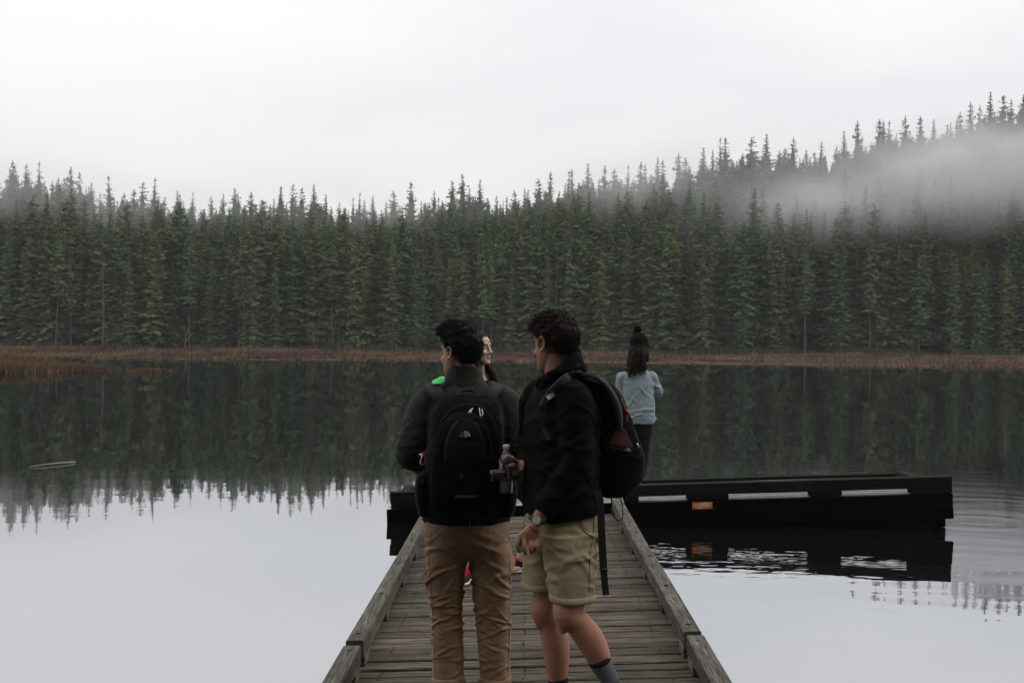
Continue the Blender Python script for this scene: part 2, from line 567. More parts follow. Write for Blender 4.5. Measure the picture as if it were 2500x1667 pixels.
specs = [(1, .06, .150, .0, .75), (2, .10, .170, .06, .70), (3, .12, .135, .10, .80), (4, .05, .185, .0, .62), (5, .16, .125, .20, .85), (6, .08, .160, .05, .72),
         (7, .34, .15, .12, .70), (8, .40, .14, .20, .65), (9, .30, .13, .30, .75), (10, .05, .20, .02, .58), (11, .09, .145, .03, .95), (12, .07, .175, .12, .66), (13, .14, .11, .35, .70), (14, .06, .19, .04, .80),
         (15, .06, .190, .0, 1.15), (16, .08, .215, .06, 1.05), (17, .10, .175, .12, 1.20), (18, .06, .225, .03, 1.10), (19, .09, .200, .18, 1.10)]
for (sd, bs, wd, th, ex) in specs:
    PROTO.append(conifer(sd, 25.0, bs, wd, th, ex))
for k, (cm, tm) in enumerate(PROTO):
    tm.materials.append(MATS['pale_bark'] if k in (6, 7, 8) else MATS['bark'])

SKY = [(17,410),(32,392),(43,403),(69,401),(99,393),(143,431),(172,406),(193,418),(227,445),(270,427),(301,470),(324,461),(345,443),(376,433),(432,463),(444,473),(468,467),(520,475),(541,471),(570,458),(585,470),
 (614,468),(662,484),(683,454),(696,455),(714,448),(739,457),(773,449),(800,475),(829,492),(864,481),(877,468),(891,488),(917,478),(941,492),(963,465),(1009,443),(1058,465),(1075,480),(1101,441),(1126,424),(1142,457),(1183,438),
 (1216,475),(1258,464),(1274,459),(1298,463),(1318,435),(1345,419),(1387,415),(1396,412),(1444,397),(1474,403),(1505,408),(1530,401),(1562,394),(1576,401),(1599,384),(1621,390),(1659,370),(1675,384),(1720,361),(1734,364),(1763,334),(1776,335),(1811,374),(1833,334),
 (1872,328),(1932,334),(1983,370),(2005,345),(2048,356),(2067,318),(2095,291),(2108,334),(2146,291),(2156,294),(2175,294),(2218,280),(2247,283),(2277,289),(2300,305),(2315,298),(2334,289),(2350,271),(2368,247),(2387,256),(2412,225),(2443,231),(2468,242),(2492,229)]
_inv = CAM_ROT.to_3x3().inverted()
def project(p):
    q = _inv @ (Vector(p) - CAM)
    return 1250 + FPX * q.x / -q.z, 833.5 - FPX * q.y / -q.z
env_x = np.arange(-700, 3201, 20.0)
_sx = np.array([s[0] for s in SKY]); _sy = np.array([s[1] for s in SKY])
def env(px):          # height of the forest's skyline, a little below the tips
    near = np.abs(_sx - px) < 70
    b = float(np.mean(_sy[near])) if near.any() else float(_sy[0] if px < 0 else _sy[-1])
    return b + 12

tree_pts = []
def ztop(px_target_y, x, y):
    return U(1250 + (x / y) * FPX, px_target_y, y).z
def add_tree(x, y, h, proto, role, info=None):
    tree_pts.append((x, y, h, proto, role, info))
rs = random.Random(5)
for k, (px, py) in enumerate(SKY):
    d = rs.uniform(160, 177)
    tip = U(px, py, d)
    g = float(ground_z(tip.x, d))
    add_tree(tip.x, d, tip.z - g, rs.choice([14, 15, 16, 17, 18, 14, 15, 17, 10, 12]), 'skyline', (px, py))
def fill(y0, y1, n, lo, hi, protos, role, xlim, mind):
    tries = 0; done = 0
    while done < n and tries < n * 60:
        tries += 1
        y = rs.uniform(y0, y1); x = rs.uniform(-xlim, xlim) * y / 149
        if any((x - q[0]) ** 2 + (y - q[1]) ** 2 < mind * mind for q in tree_pts): continue
        px, _ = project((x, y, 2))
        g = float(ground_z(x, y))
        h = rs.uniform(lo, hi)
        cap = ztop(env(px) + rs.uniform(4, 40), x, y) - g
        h = min(h, cap)
        if h < 6: continue
        add_tree(x, y, h, rs.choice(protos), role)
        done += 1
fill(141.5, 145.5, 62, 8, 14, [0, 1, 3, 5, 9, 6, 7, 8, 11, 13, 3], 'edge', 57, 1.4)
fill(145.5, 152.5, 76, 10, 16, [0, 1, 2, 3, 5, 9, 11, 13, 10], 'wall', 59, 1.6)
fill(152.5, 164, 62, 11, 18, [0, 14, 15, 16, 17, 5, 10, 18, 13], 'upper', 62, 1.9)
n_ind = len(tree_pts)
GROUPS = {'skyline': 'conifers whose tops stand against the sky', 'edge': 'conifers along the edge of the forest', 'wall': 'conifers inside the forest wall', 'upper': 'conifers on the misty upper slope'}
def place_tree(i, rec, label):
    x, y, h, p, role, info = rec
    e = thing('conifer_tree', label, 'tree', (x, y, float(ground_z(x, y)) - .05), GROUPS[role])
    e.rotation_euler = (0, 0, rs.uniform(0, 6.28))
    s = h / 25.0
    w = max(s, .40) * rs.uniform(.82, 1.12)
    if role == 'skyline': w *= 1.32
    e.scale = (w, w, s)
    cm, tm = PROTO[p]
    link(bpy.data.objects.new('trunk', tm), e)
    link(bpy.data.objects.new('crown', cm), e)
    return e
TREE_OBJ = []
SPECIAL = {32: ('hazy treetop nearest the left edge of the picture', 'the hazy treetop at the left edge'),
           99: ('tall hazy spire, highest treetop near the left edge of the picture', 'the tall hazy left spire'),
           270: ('lone thin-topped conifer between the left spires and the low skyline', 'the lone thin-topped conifer'),
           376: ('full dark-topped conifer at the right end of the left group of spires', 'the full dark-topped conifer'),
           570: ('pointed conifer where the low even skyline begins', 'the pointed conifer of the low skyline'),
           773: ('ragged flat-shouldered treetop in the low left-centre skyline', 'the ragged flat-shouldered treetop'),
           1009: ('slender tall conifer standing left of the tallest central spire', 'the slender tall conifer'),
           1126: ('tallest dark spire above the head of the man in green fleece', 'the tallest central spire'),
           1345: ('pale fog-veiled treetop where the ridge begins to rise', 'the pale fog-veiled treetop'),
           1659: ("dark pointed conifer above the pompom of the woman's beanie", "the conifer above the pompom beanie"),
           1872: ('broad hazy conifer on the ridge just left of the fog bank', 'the broad hazy ridge conifer'),
           2095: ("thin spindly treetop poking above its neighbours over the fog's left end", 'the thin spindly treetop'),
           2412: ('tallest treetop of all, on the ridge at the far right', 'the tallest ridge treetop'),
           2492: ('dark treetop cut by the right edge of the picture', None)}
ORD = ['first', 'second', 'third', 'fourth', 'fifth', 'sixth', 'seventh', 'eighth', 'ninth', 'tenth', 'eleventh', 'twelfth', 'thirteenth', 'fourteenth', 'fifteenth', 'sixteenth', 'seventeenth', 'eighteenth', 'nineteenth', 'twentieth']
SKYLAB = {17: 'small hazy treetop left of the hazy treetop at the left edge'}
_last, _n = None, 0
for (px, py) in SKY:
    if px in SPECIAL:
        SKYLAB[px] = SPECIAL[px][0]; _last, _n = SPECIAL[px][1], 0
    elif px not in SKYLAB:
        SKYLAB[px] = ORD[_n] + ' skyline treetop to the right of ' + _last; _n += 1
for i, rec in enumerate(tree_pts):
    role, info = rec[4], rec[5]
    if role == 'skyline':
        lab = SKYLAB[info[0]]
    else:
        lab = {'edge': 'dark conifer in the front rank of the forest behind the brown marsh',
               'wall': 'olive green conifer packed inside the forest wall across the lake',
               'upper': 'mist-softened conifer below the skyline on the upper slope'}[role]
    TREE_OBJ.append(place_tree(i, rec, lab))

# the rest of the forest, one mass: trees of the same kinds filling the slope and both sides out of frame
rest = []
tries = 0
base_xy = np.array([(q[0], q[1]) for q in tree_pts])
rest_xy = []
while len(rest) < 1500 and tries < 120000:
    tries += 1
    y = rs.uniform(143.5, 190); x = rs.uniform(-80, 80) * y / 149
    px, _ = project((x, y, 2))
    dd = np.min(np.sum((base_xy - (x, y)) ** 2, 1))
    if dd < 1.15 ** 2: continue
    if rest_xy and np.min(np.sum((np.array(rest_xy) - (x, y)) ** 2, 1)) < 1.5 ** 2: continue
    g = float(ground_z(x, y))
    h = min(rs.uniform(9, 17) if y < 158 else rs.uniform(13, 20), ztop(env(px) + rs.uniform(16, 58), x, y) - g)
    if h < 7: continue
    rest_xy.append((x, y)); rest.append((x, y, g, h))
n0_, tr_ = len(rest), 0
while len(rest) < n0_ + 120 and tr_ < 3000:          # the steep slope at the right end is wooded all the way down
    tr_ += 1
    y = rs.uniform(146, 180); x = rs.uniform(40, 62) * y / 149
    if np.min(np.sum((np.array(rest_xy) - (x, y)) ** 2, 1)) < .95 ** 2: continue
    g = float(ground_z(x, y)); px, _ = project((x, y, 2))
    h = min(rs.uniform(5.5, 13), ztop(env(px) + rs.uniform(6, 40), x, y) - g)
    if h < 5: continue
    rest_xy.append((x, y)); rest.append((x, y, g, h))
me = bpy.data.meshes.new('forest')
me.from_pydata([(a, b, c - .1) for (a, b, c, h) in rest], [], [])
def tree_attributes(me, recs):
    for nm, ty in (('tree_scale', 'FLOAT_VECTOR'), ('tree_turn', 'FLOAT'), ('tree_kind', 'INT')):
        me.attributes.new(nm, ty, 'POINT')
    sc = []
    for h in recs:
        w = max(h / 25, .40) * rs.uniform(.85, 1.2); sc += [w, w, h / 25]
    me.attributes['tree_scale'].data.foreach_set('vector', sc)
    me.attributes['tree_turn'].data.foreach_set('value', [rs.uniform(0, 6.28) for _ in recs])
    me.attributes['tree_kind'].data.foreach_set('value', [rs.randrange(5) for _ in recs])
tree_attributes(me, [q[3] for q in rest])
forest = bpy.data.objects.new('forest', me)
link(forest)
tag(forest, 'mass of dark conifers filling the slope behind the first trees', 'forest', kind='stuff')
ng = bpy.data.node_groups.new('forest_fill', 'GeometryNodeTree')
ng.interface.new_socket('Geometry', in_out='INPUT', socket_type='NodeSocketGeometry')
ng.interface.new_socket('Geometry', in_out='OUTPUT', socket_type='NodeSocketGeometry')
gn = ng.nodes; glk = ng.links
gi = gn.new('NodeGroupInput'); go = gn.new('NodeGroupOutput')
iop = gn.new('GeometryNodeInstanceOnPoints'); iop.inputs['Pick Instance'].default_value = True
jn = gn.new('GeometryNodeJoinGeometry')
want = {0: None, 17: None, 15: None, 14: None, 13: None}
for e, rec in zip(TREE_OBJ, tree_pts):
    if rec[3] in want and want[rec[3]] is None:
        want[rec[3]] = [c for c in e.children if c.name.startswith('crown')][0]
for p in (13, 14, 15, 17, 0):
    oi = gn.new('GeometryNodeObjectInfo'); oi.inputs['Object'].default_value = want[p]
    oi.inputs['As Instance'].default_value = True
    glk.new(oi.outputs['Geometry'], jn.inputs[0])
def nattr(nm, ty):
    x = gn.new('GeometryNodeInputNamedAttribute'); x.data_type = ty; x.inputs['Name'].default_value = nm
    return x.outputs['Attribute']
cx = gn.new('ShaderNodeCombineXYZ'); glk.new(nattr('tree_turn', 'FLOAT'), cx.inputs['Z'])
glk.new(gi.outputs[0], iop.inputs['Points']); glk.new(jn.outputs[0], iop.inputs['Instance'])
glk.new(nattr('tree_kind', 'INT'), iop.inputs['Instance Index'])
glk.new(cx.outputs[0], iop.inputs['Rotation'])
glk.new(nattr('tree_scale', 'FLOAT_VECTOR'), iop.inputs['Scale'])
glk.new(iop.outputs[0], go.inputs[0])
md = forest.modifiers.new('fill', 'NODES'); md.node_group = ng

# unseen wood assumed on the near shore, added to shade the people's backs
back = []; bxy = []
while len(back) < 240:
    y = -rs.uniform(13, 55); x = rs.uniform(-62, 62)
    if bxy and np.min(np.sum((np.array(bxy) - (x, y)) ** 2, 1)) < 3.0 ** 2: continue
    bxy.append((x, y)); back.append((x, y, float(ground_z(x, y)), rs.uniform(20, 30)))
me = bpy.data.meshes.new('unseen_shore_forest')
me.from_pydata([(a, b, c - .1) for (a, b, c, h) in back], [], [])
tree_attributes(me, [q[3] for q in back])
nf = bpy.data.objects.new('unseen_shore_forest', me); link(nf)
tag(nf, 'unseen conifer wood assumed on the near shore behind the pier', 'forest', kind='stuff')
md = nf.modifiers.new('fill', 'NODES'); md.node_group = ng

# ------------------------------------------------------------------ marsh grass and shrubs
def tufts(name, pts, hgt, mat, label, cat, seed, blades=5, spread=.35, wid=.10):
    r = np.random.default_rng(seed)
    pts = np.asarray(pts); n = len(pts)
    V = []; 
    B = np.repeat(pts, blades, 0)
    H = np.repeat(hgt, blades) * r.uniform(.55, 1.15, n * blades)
    ang = r.uniform(0, 6.283, n * blades)
    off = r.normal(0, spread, (n * blades, 2))
    lean = r.normal(0, .28, (n * blades, 2)) * H[:, None]
    base = B + np.concatenate([off, np.full((n * blades, 1), -.05)], 1)
    w = wid * r.uniform(.6, 1.4, n * blades)
    dx = np.stack([np.cos(ang) * w, np.sin(ang) * w, np.zeros_like(w)], 1)
    tip = base + np.concatenate([lean, H[:, None]], 1)
    V = np.stack([base - dx, base + dx, tip], 1).reshape(-1, 3)
    me = bpy.data.meshes.new(name)
    m = n * blades
    me.vertices.add(3 * m); me.vertices.foreach_set('co', V.ravel())
    me.loops.add(3 * m); me.loops.foreach_set('vertex_index', np.arange(3 * m, dtype=np.int32))
    me.polygons.add(m); me.polygons.foreach_set('loop_start', np.arange(0, 3 * m, 3, dtype=np.int32))
    me.update(calc_edges=True); me.validate()
    me.materials.append(mat)
    o = bpy.data.objects.new(name, me); link(o)
    return tag(o, label, cat, kind='stuff')
def grass_mat(name, stops, sc=.10):
    t = NT(name)
    n = t.noise(t.pos((1, .45, 1)), sc, 5, .62)
    c = t.ramp(n, stops)
    n2 = t.noise(t.pos((1, 1, 1)), 2.2, 3, .6)
    c = t.mix(t.ramp(n2, [(.35, 0.0), (.75, .55)]), c, (.030, .020, .014))
    return t.set(c, .95, .1)
MATS['marsh'] = grass_mat('marsh_grass', [(.32, (.074, .042, .028)), (.46, (.098, .060, .040)), (.57, (.185, .130, .080)), (.68, (.088, .052, .034))])
MATS['spit'] = grass_mat('golden_sedge', [(.30, (.050, .030, .016)), (.45, (.125, .080, .046)), (.6, (.165, .110, .064)), (.75, (.075, .040, .020))], .3)
MATS['shrub'] = grass_mat('bare_shrub_twigs', [(.3, (.042, .050, .028)), (.5, (.060, .060, .034)), (.7, (.052, .070, .034))], .16)
pts = []
while len(pts) < 15000:
    x = rng.uniform(-78, 78); y = rng.uniform(88, 145)
    if abs(x) > y * .47: continue
    d = y - shore_y(x)
    if d < -.15: continue
    pts.append((x, y, float(ground_z(x, y))))
pts = np.array(pts)
hg = .22 + .20 * fbm(pts * .11, 3) + .35 * (rng.random(len(pts)) < .02)
tufts('marsh_grass', pts, np.clip(hg, .10, 1.1), MATS['marsh'], 'reddish brown marsh grass along the far shore', 'grass', 1, 5, .4, .13)
pts = []
while len(pts) < 9000:
    x = rng.uniform(-36, -16.5); y = rng.uniform(52, 80)
    if spit(x, y) < .05: continue
    pts.append((x, y, float(ground_z(x, y))))
pts = np.array(pts)
hg = .27 + .22 * fbm(pts * .4, 9) + .16 * (rng.random(len(pts)) < .04)
tufts('sedge_spit', pts, np.clip(hg, .06, .6), MATS['spit'], 'golden brown sedge covering the low spit at left', 'grass', 2, 6, .22, .04)
pts = []
while len(pts) < 3600:
    x = rng.uniform(-70, 70); y = rng.normal(141.6, 1.3)
    if y < 138: continue
    pts.append((x, y, float(ground_z(x, y))))
pts = np.array(pts)
hg = .6 + .6 * fbm(pts * .25, 5)
tufts('shrub_belt', pts, np.clip(hg, .3, 2.2), MATS['shrub'], 'dull brown shrubs at the foot of the forest', 'shrubs', 3, 9, .6, .10)

# bare pale trunks of leafless trees that show at the forest's foot
for k, (px, top, lean) in enumerate(sorted([(598, 690, .3), (250, 640, -.2), (262, 805, .2), (825, 745, -.1), (768, 790, .4), (1625, 790, .2), (1700, 800, -.3), (1885, 745, .1), (2022, 725, -.1), (1360, 610, .0), (448, 800, .3), (812, 760, -.4)])):
    d = 140.4 + .30 * k
    b = U(px, 848, d); b.z = float(ground_z(b.x, d)) - .1
    tp = U(px + lean * 6, top, d)
    e = thing('bare_tree', None, 'tree', b, 'bare pale trunks at the foot of the forest')
    e['label'] = ORD[k] + ' pale bare trunk from the left at the foot of the forest'
    h = tp.z - b.z
    mb = MB(); r_ = random.Random(k)
    bend = r_.uniform(-.25, .25)
    ax = [b + (tp - b) * q + Vector((bend * math.sin(q * 3.1), 0, 0)) for q in (0, .25, .5, .75, 1)]
    mb.tube(ax, [.10, .085, .07, .05, .02], 7)
    mb.build('trunk', MATS['pale_bark'], e)
    mb = MB()
    for q in range(16):
        u = r_.uniform(.3, .97); a = r_.uniform(0, 6.28); L = (1.1 - u) * r_.uniform(1.2, 2.6)
        p0 = b + (tp - b) * u + Vector((bend * math.sin(u * 3.1), 0, 0))
        p1 = p0 + Vector((math.cos(a) * L * .5, math.sin(a) * L * .5, L * .45))
        p2 = p1 + Vector((math.cos(a + .4) * L * .35, math.sin(a + .4) * L * .35, L * .5))
        mb.tube([p0, p1, p2], [.035, .022, .008], 4)
    mb.build('branches', MATS['pale_bark'], e)

# ------------------------------------------------------------------ haze and drifting fog
def volume_mat(name, dens, col=(.96, .97, 1.0), shape=None):
    m = bpy.data.materials.new(name); m.use_nodes = True
    n, l = m.node_tree.nodes, m.node_tree.links
    n.clear()
    o = n.new('ShaderNodeOutputMaterial'); pv = n.new('ShaderNodeVolumePrincipled')
    pv.inputs['Color'].default_value = (*col, 1); pv.inputs['Density'].default_value = dens
    pv.inputs['Anisotropy'].default_value = 0.0
    l.new(pv.outputs[0], o.inputs['Volume'])
    if shape:
        tc = n.new('ShaderNodeTexCoord')
        ln = n.new('ShaderNodeVectorMath'); ln.operation = 'LENGTH'
        l.new(tc.outputs['Object'], ln.inputs[0])
        mr = n.new('ShaderNodeMapRange'); mr.interpolation_type = 'SMOOTHSTEP'
        l.new(ln.outputs['Value'], mr.inputs[0])
        mr.inputs['From Min'].default_value = -.15; mr.inputs['From Max'].default_value = 1.0
        mr.inputs['To Min'].default_value = 1.0; mr.inputs['To Max'].default_value = 0.0
        g = n.new('ShaderNodeNewGeometry')
        nz = n.new('ShaderNodeTexNoise'); nz.inputs['Scale'].default_value = shape; nz.inputs['Detail'].default_value = 4.0; nz.inputs['Roughness'].default_value = .55
        mp = n.new('ShaderNodeMapping'); mp.inputs['Scale'].default_value = (1, .6, 1.5)
        l.new(g.outputs['Position'], mp.inputs[0]); l.new(mp.outputs[0], nz.inputs['Vector'])
        m2 = n.new('ShaderNodeMapRange'); l.new(nz.outputs[0], m2.inputs[0])
        m2.inputs['From Min'].default_value = .34; m2.inputs['From Max'].default_value = .66
        m2.inputs['To Min'].default_value = .18; m2.inputs['To Max'].default_value = 1.5
        a = n.new('ShaderNodeMath'); a.operation = 'MULTIPLY'; l.new(mr.outputs[0], a.inputs[0]); l.new(m2.outputs[0], a.inputs[1])
        b = n.new('ShaderNodeMath'); b.operation = 'MULTIPLY'; l.new(a.outputs[0], b.inputs[0]); b.inputs[1].default_value = dens
        l.new(b.outputs[0], pv.inputs['Density'])
    return m
HAZE = True
if HAZE:
    hz = MB(); hz.box((0, 240, 29.5), (900, 640, 63))
    h = hz.build('haze', volume_mat('thin_air_haze', 2.1e-4))
    tag(h, 'thin damp haze over the lake', 'haze', kind='stuff')
FOGS = [('fog_bank', (2340, 435), 149, (29, 12, 8.8), .32, .085, 'white fog bank drifting across the forest on the right slope', -.18),
        ('fog_bank', (2010, 485), 148, (24, 11, 8.5), .042, .09, 'torn tail of the fog bank reaching left along the slope', -.25),
        ('fog_bank', (1640, 425), 153, (27, 11, 7.0), .056, .09, 'faint mist hanging in the upper trees above the men', -.20),
        ('fog_bank', (90, 468), 151, (22, 11, 6.2), .048, .09, 'faint mist over the trees at the left end', .14),
        ('fog_bank', (760, 490), 152, (34, 11, 5.8), .034, .09, 'thin veil of mist on the middle of the forest', 0)]
for k, (nm, (px, py), d, sz, dn, ns, lab, tl) in enumerate(FOGS):
    mb = MB(); mb.ball((0, 0, 0), 1.0, 28, 16)
    o = mb.build(nm, volume_mat('drifting_fog_%d' % k, dn, (.97, .97, .98), ns))
    o.location = U(px, py, d); o.scale = sz; o.rotation_euler = (0, tl, 0)
    tag(o, lab, 'fog', 'drifting fog banks', 'stuff')
# ------------------------------------------------------------------ floating pier
PIER_HEAD = .0088                       # heading of the pier's axis
ROLL = R(2.2)                           # the float lists: its right side rides higher
PM = Matrix.Translation((.015, 0, DECK_Z)) @ Matrix.Rotation(-PIER_HEAD, 4, 'Z') @ Matrix.Rotation(-ROLL, 4, 'Y')
def P(x, y, z=0.0):                     # pier frame (x across, y along, z over the deck) -> world
    return PM @ Vector((x, y, z))
PR = PM.to_3x3()

def wood(name, dark, mid, light, moss=0.0, along='X', spec=.22):
    t = NT(name)
    oi = t.n.new('ShaderNodeObjectInfo')
    tc = t.n.new('ShaderNodeTexCoord')
    add = t.new('ShaderNodeVectorMath', operation='MULTIPLY_ADD')
    cmb = t.n.new('ShaderNodeCombineXYZ')
    for k in range(3): t.l.new(oi.outputs['Random'], cmb.inputs[k])
    t.l.new(cmb.outputs[0], add.inputs[0]); add.inputs[1].default_value = (37, 91, 53)
    t.l.new(tc.outputs['Object'], add.inputs[2])
    mp = t.n.new('ShaderNodeMapping')
    mp.inputs['Scale'].default_value = (1.6, 34, 34) if along == 'X' else (34, 1.6, 34)
    t.l.new(add.outputs[0], mp.inputs[0])
    grain = t.noise(mp.outputs[0], 1.0, 6, .68, .6)
    mp2 = t.n.new('ShaderNodeMapping')
    mp2.inputs['Scale'].default_value = (4.5, 150, 150) if along == 'X' else (150, 4.5, 150)
    t.l.new(add.outputs[0], mp2.inputs[0])
    fine = t.noise(mp2.outputs[0], 1.0, 3, .6, .2)
    c = t.ramp(grain, [(.30, dark), (.47, mid), (.70, light)])
    c = t.mix(t.ramp(fine, [(.40, .85), (.58, 0.0)]), c, tuple(x * .28 for x in dark))
    blot = t.noise(add.outputs[0], 3.3, 4, .6)
    c = t.mix(t.ramp(blot, [(.36, .0), (.7, .55)]), c, tuple(x * .75 for x in dark))
    # each board has its own tone
    tone = t.ramp(oi.outputs['Random'], [(0.0, .66), (.5, .98), (1.0, 1.30)])
    c = t.mix(1.0, c, tone, 'MULTIPLY')
    if moss > 0:
        ms = t.noise(t.pos((1.1, .7, 1)), 2.1, 5, .65)
        sx = t.n.new('ShaderNodeSeparateXYZ'); t.l.new(t.pos(), sx.inputs[0])
        side = t.new('ShaderNodeMapRange'); t.l.new(sx.outputs[0], side.inputs[0])
        side.inputs['From Min'].default_value = .5; side.inputs['From Max'].default_value = -.8
        side.inputs['To Min'].default_value = .25; side.inputs['To Max'].default_value = 1.0
        f = t.math('MULTIPLY', t.ramp(ms, [(.44, 0.0), (.68, moss)]), side.outputs[0])
        c = t.mix(f, c, (.045, .060, .022))
    hgt = t.math('ADD', t.math('MULTIPLY', grain, .7), t.math('MULTIPLY', fine, .5))
    t.bump(hgt, .75, .006)
    return t.set(c, .88, spec)
MATS['deck'] = wood('weathered_deck_board', (.040, .031, .022), (.122, .098, .070), (.245, .207, .158), .25)
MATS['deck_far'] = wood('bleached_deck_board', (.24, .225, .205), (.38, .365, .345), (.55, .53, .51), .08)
MATS['curb'] = wood('weathered_curb_timber', (.075, .064, .051), (.165, .146, .118), (.32, .29, .245), .35, 'Y')
MATS['curb_x'] = wood('weathered_cross_timber', (.007, .006, .005), (.014, .012, .0098), (.028, .025, .021), .15, 'X', .12)
MATS['tar'] = wood('tarred_timber', (.0016, .0016, .0016), (.0026, .0026, .0024), (.0048, .0045, .0042), 0, 'X', .05)
MATS['nail'] = plain('rusty_nail', (.045, .03, .022), .6, .4, .7)

HALF = .915
def rough_board(mb, x0, x1, y0, y1, z1, th, r, jitter=.004, ends=.012, axis='x'):
    """board with slightly uneven edges, chamfered long edges"""
    ch = min(.006, th * .2)
    n = 5
    secs = []
    for k in range(n):
        u = k / (n - 1)
        a, b = (y0, y1) if axis == 'x' else (x0, x1)
        e0 = a + r.uniform(-jitter, jitter); e1 = b + r.uniform(-jitter, jitter)
        zz = z1 + r.uniform(-.0022, .0022)
        if axis == 'x':
            x = x0 + (x1 - x0) * u + (r.uniform(-ends, ends) if k in (0, n - 1) else 0)
            secs.append([(x, e0, zz - th), (x, e1, zz - th), (x, e1, zz - ch), (x, e1 - ch, zz), (x, e0 + ch, zz), (x, e0, zz - ch)])
        else:
            y = y0 + (y1 - y0) * u + (r.uniform(-ends, ends) if k in (0, n - 1) else 0)
            secs.append([(e0, y, zz - th), (e0, y, zz - ch), (e0 + ch, y, zz), (e1 - ch, y, zz), (e1, y, zz - ch), (e1, y, zz - th)])
    vs = [P(*p) for s in secs for p in s]
    fs = []
    for k in range(n - 1):
        for j in range(6):
            a, b = k * 6 + j, k * 6 + (j + 1) % 6
            fs.append((a, b, b + 6, a + 6))
    fs.append((5, 4, 3, 2, 1, 0)); fs.append(tuple(range((n - 1) * 6, n * 6)))
    mb.add(vs, fs)

def float_section(y0, y1, label, mat, seed, pitch=.143, curb_y=None, far_cap=False):
    r = random.Random(seed)
    e = thing('pier_float', label, 'pier', P(0, (y0 + y1) / 2, 0), 'floats of the pier')
    y = y0
    k = 0
    while y < y1 - .05:
        w = min(pitch, y1 - y)
        gap = r.uniform(.004, .013)
        mb = MB()
        dz = r.uniform(-.0055, .0055)
        rough_board(mb, -HALF + r.uniform(-.012, .012), HALF + r.uniform(-.012, .012), y + gap / 2, y + w - gap / 2, dz, .038, r)
        mb.build('plank', mat, e)
        for sx in (-.72, 0.0, .72):
            for q in (.3, .7):
                if r.random() < .8:
                    NAILS.tube([P(sx + r.uniform(-.015, .015), y + w * q, dz - .002), P(sx, y + w * q, dz + .0022)], .0045, 6)
        y += w; k += 1
    for sx in (-1, 1):                      # side stringers under the planks
        mb = MB()
        mb.box(P(sx * (HALF - .045), (y0 + y1) / 2, -.04 - .10), (.06, y1 - y0 - .02, .195), PR, .004)
        mb.build('stringer', MATS['tar'], e)
    mb = MB()
    for yy in np.arange(y0 + .35, y1, 1.6):
        mb.box(P(0, yy, -.30), (1.35, .9, .34), PR, .03)
    mb.build('flotation', MATS['tar'], e)
    cy0, cy1 = curb_y if curb_y else (y0, y1)
    for sx in (-1, 1):
        mb = MB()
        rough_board(mb, sx * (HALF - .045) - .045, sx * (HALF - .045) + .045, cy0 + .012, cy1 - .012, .143, .09, r, .0045, .01, 'y')
        c = mb.build('curb', MATS['curb'], e)
        n = max(2, int(round((cy1 - cy0) / .92)))
        for q in range(n):
            yy = cy0 + .16 + (cy1 - cy0 - .32) * q / (n - 1)
            mb = MB(); mb.box(P(sx * (HALF - .052), yy, .0265), (.078, .20, .053), PR, .004)
            mb.build('curb_block', MATS['curb'], c)
            mb = MB()
            mb.tube([P(sx * (HALF - .045), yy + .03, .138), P(sx * (HALF - .045), yy + .03, .1475)], .013, 10)
            mb.build('bolt', MATS['nail'], c)
    return e
NAILS = MB()
sec1 = float_section(-1.16, 6.935, 'nearest wooden pier float, its first planks under the two men', MATS['deck'], 3, .145)
nn = NAILS; 
if nn.v: nn.build('nail_heads', MATS['nail'], sec1)['kind'] = 'stuff'
NAILS = MB()
sec2 = float_section(7.015, 12.92, 'long wooden pier float between the seam and the cross float', MATS['deck'], 4, .143, (7.015, 12.98))
NAILS.build('nail_heads', MATS['nail'], sec2)['kind'] = 'stuff'

# cross float at the end of the pier
CX0, CX1, CY0, CY1, CZ = -1.27, 4.05, 13.02, 14.62, .092
e = thing('cross_float', 'dark timber cross float with raised curb at the end of the pier', 'pier', P(1.5, 13.8, 0), 'floats of the pier')
r = random.Random(9)
x = CX0
while x < CX1 - .03:                      # boards run front to back? laid across the float like the pier's
    break
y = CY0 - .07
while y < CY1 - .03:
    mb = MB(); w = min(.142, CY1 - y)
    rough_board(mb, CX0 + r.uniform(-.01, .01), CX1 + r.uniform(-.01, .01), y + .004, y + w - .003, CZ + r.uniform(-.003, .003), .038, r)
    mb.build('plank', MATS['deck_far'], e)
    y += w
def beam(name, c, size, mat, parent, bev=.006):
    mb = MB(); mb.box(P(*c), size, PR, bev); return mb.build(name, mat, parent)
# front curb on blocks, left and right of the opening
for (a, b) in ((CX0, -.96), (.95, CX1)):
    mb = MB()
    rough_board(mb, a, b, CY0 - .10, CY0 + .04, .249, .105, r, .004, .008)
    fc = mb.build('front_curb', MATS['curb_x'], e)
    blocks = [(a + .15, .28), (b - .12, .3)] if b < 0 else [(1.00, .14), (1.745, .39), (2.86, .30), (3.855, .39)]
    for (bx, bw) in blocks:
        bw = min(bw, (b - a) * .9)
        bx = min(max(bx, a + bw / 2), b - bw / 2)
        mb = MB(); mb.box(P(bx, CY0 - .03, .1185), (bw, .135, .049), PR, .006); mb.build('curb_block', MATS['curb_x'], fc)
mb = MB(); rough_board(mb, CX0, CX1, CY1 - .09, CY1, .122, .028, r, .004, .008); mb.build('back_curb', MATS['curb_x'], e)
mb = MB(); rough_board(mb, CX1 - .10, CX1 - .005, CY0 + .05, CY1 - .1, .150, .052, r, .004, .006, 'y'); ec = mb.build('end_curb', MATS['curb_x'], e)
mb = MB(); rough_board(mb, CX0 + .005, CX0 + .10, CY0 + .05, CY1 - .1, .150, .052, r, .004, .006, 'y'); ec = mb.build('end_curb', MATS['curb_x'], e)
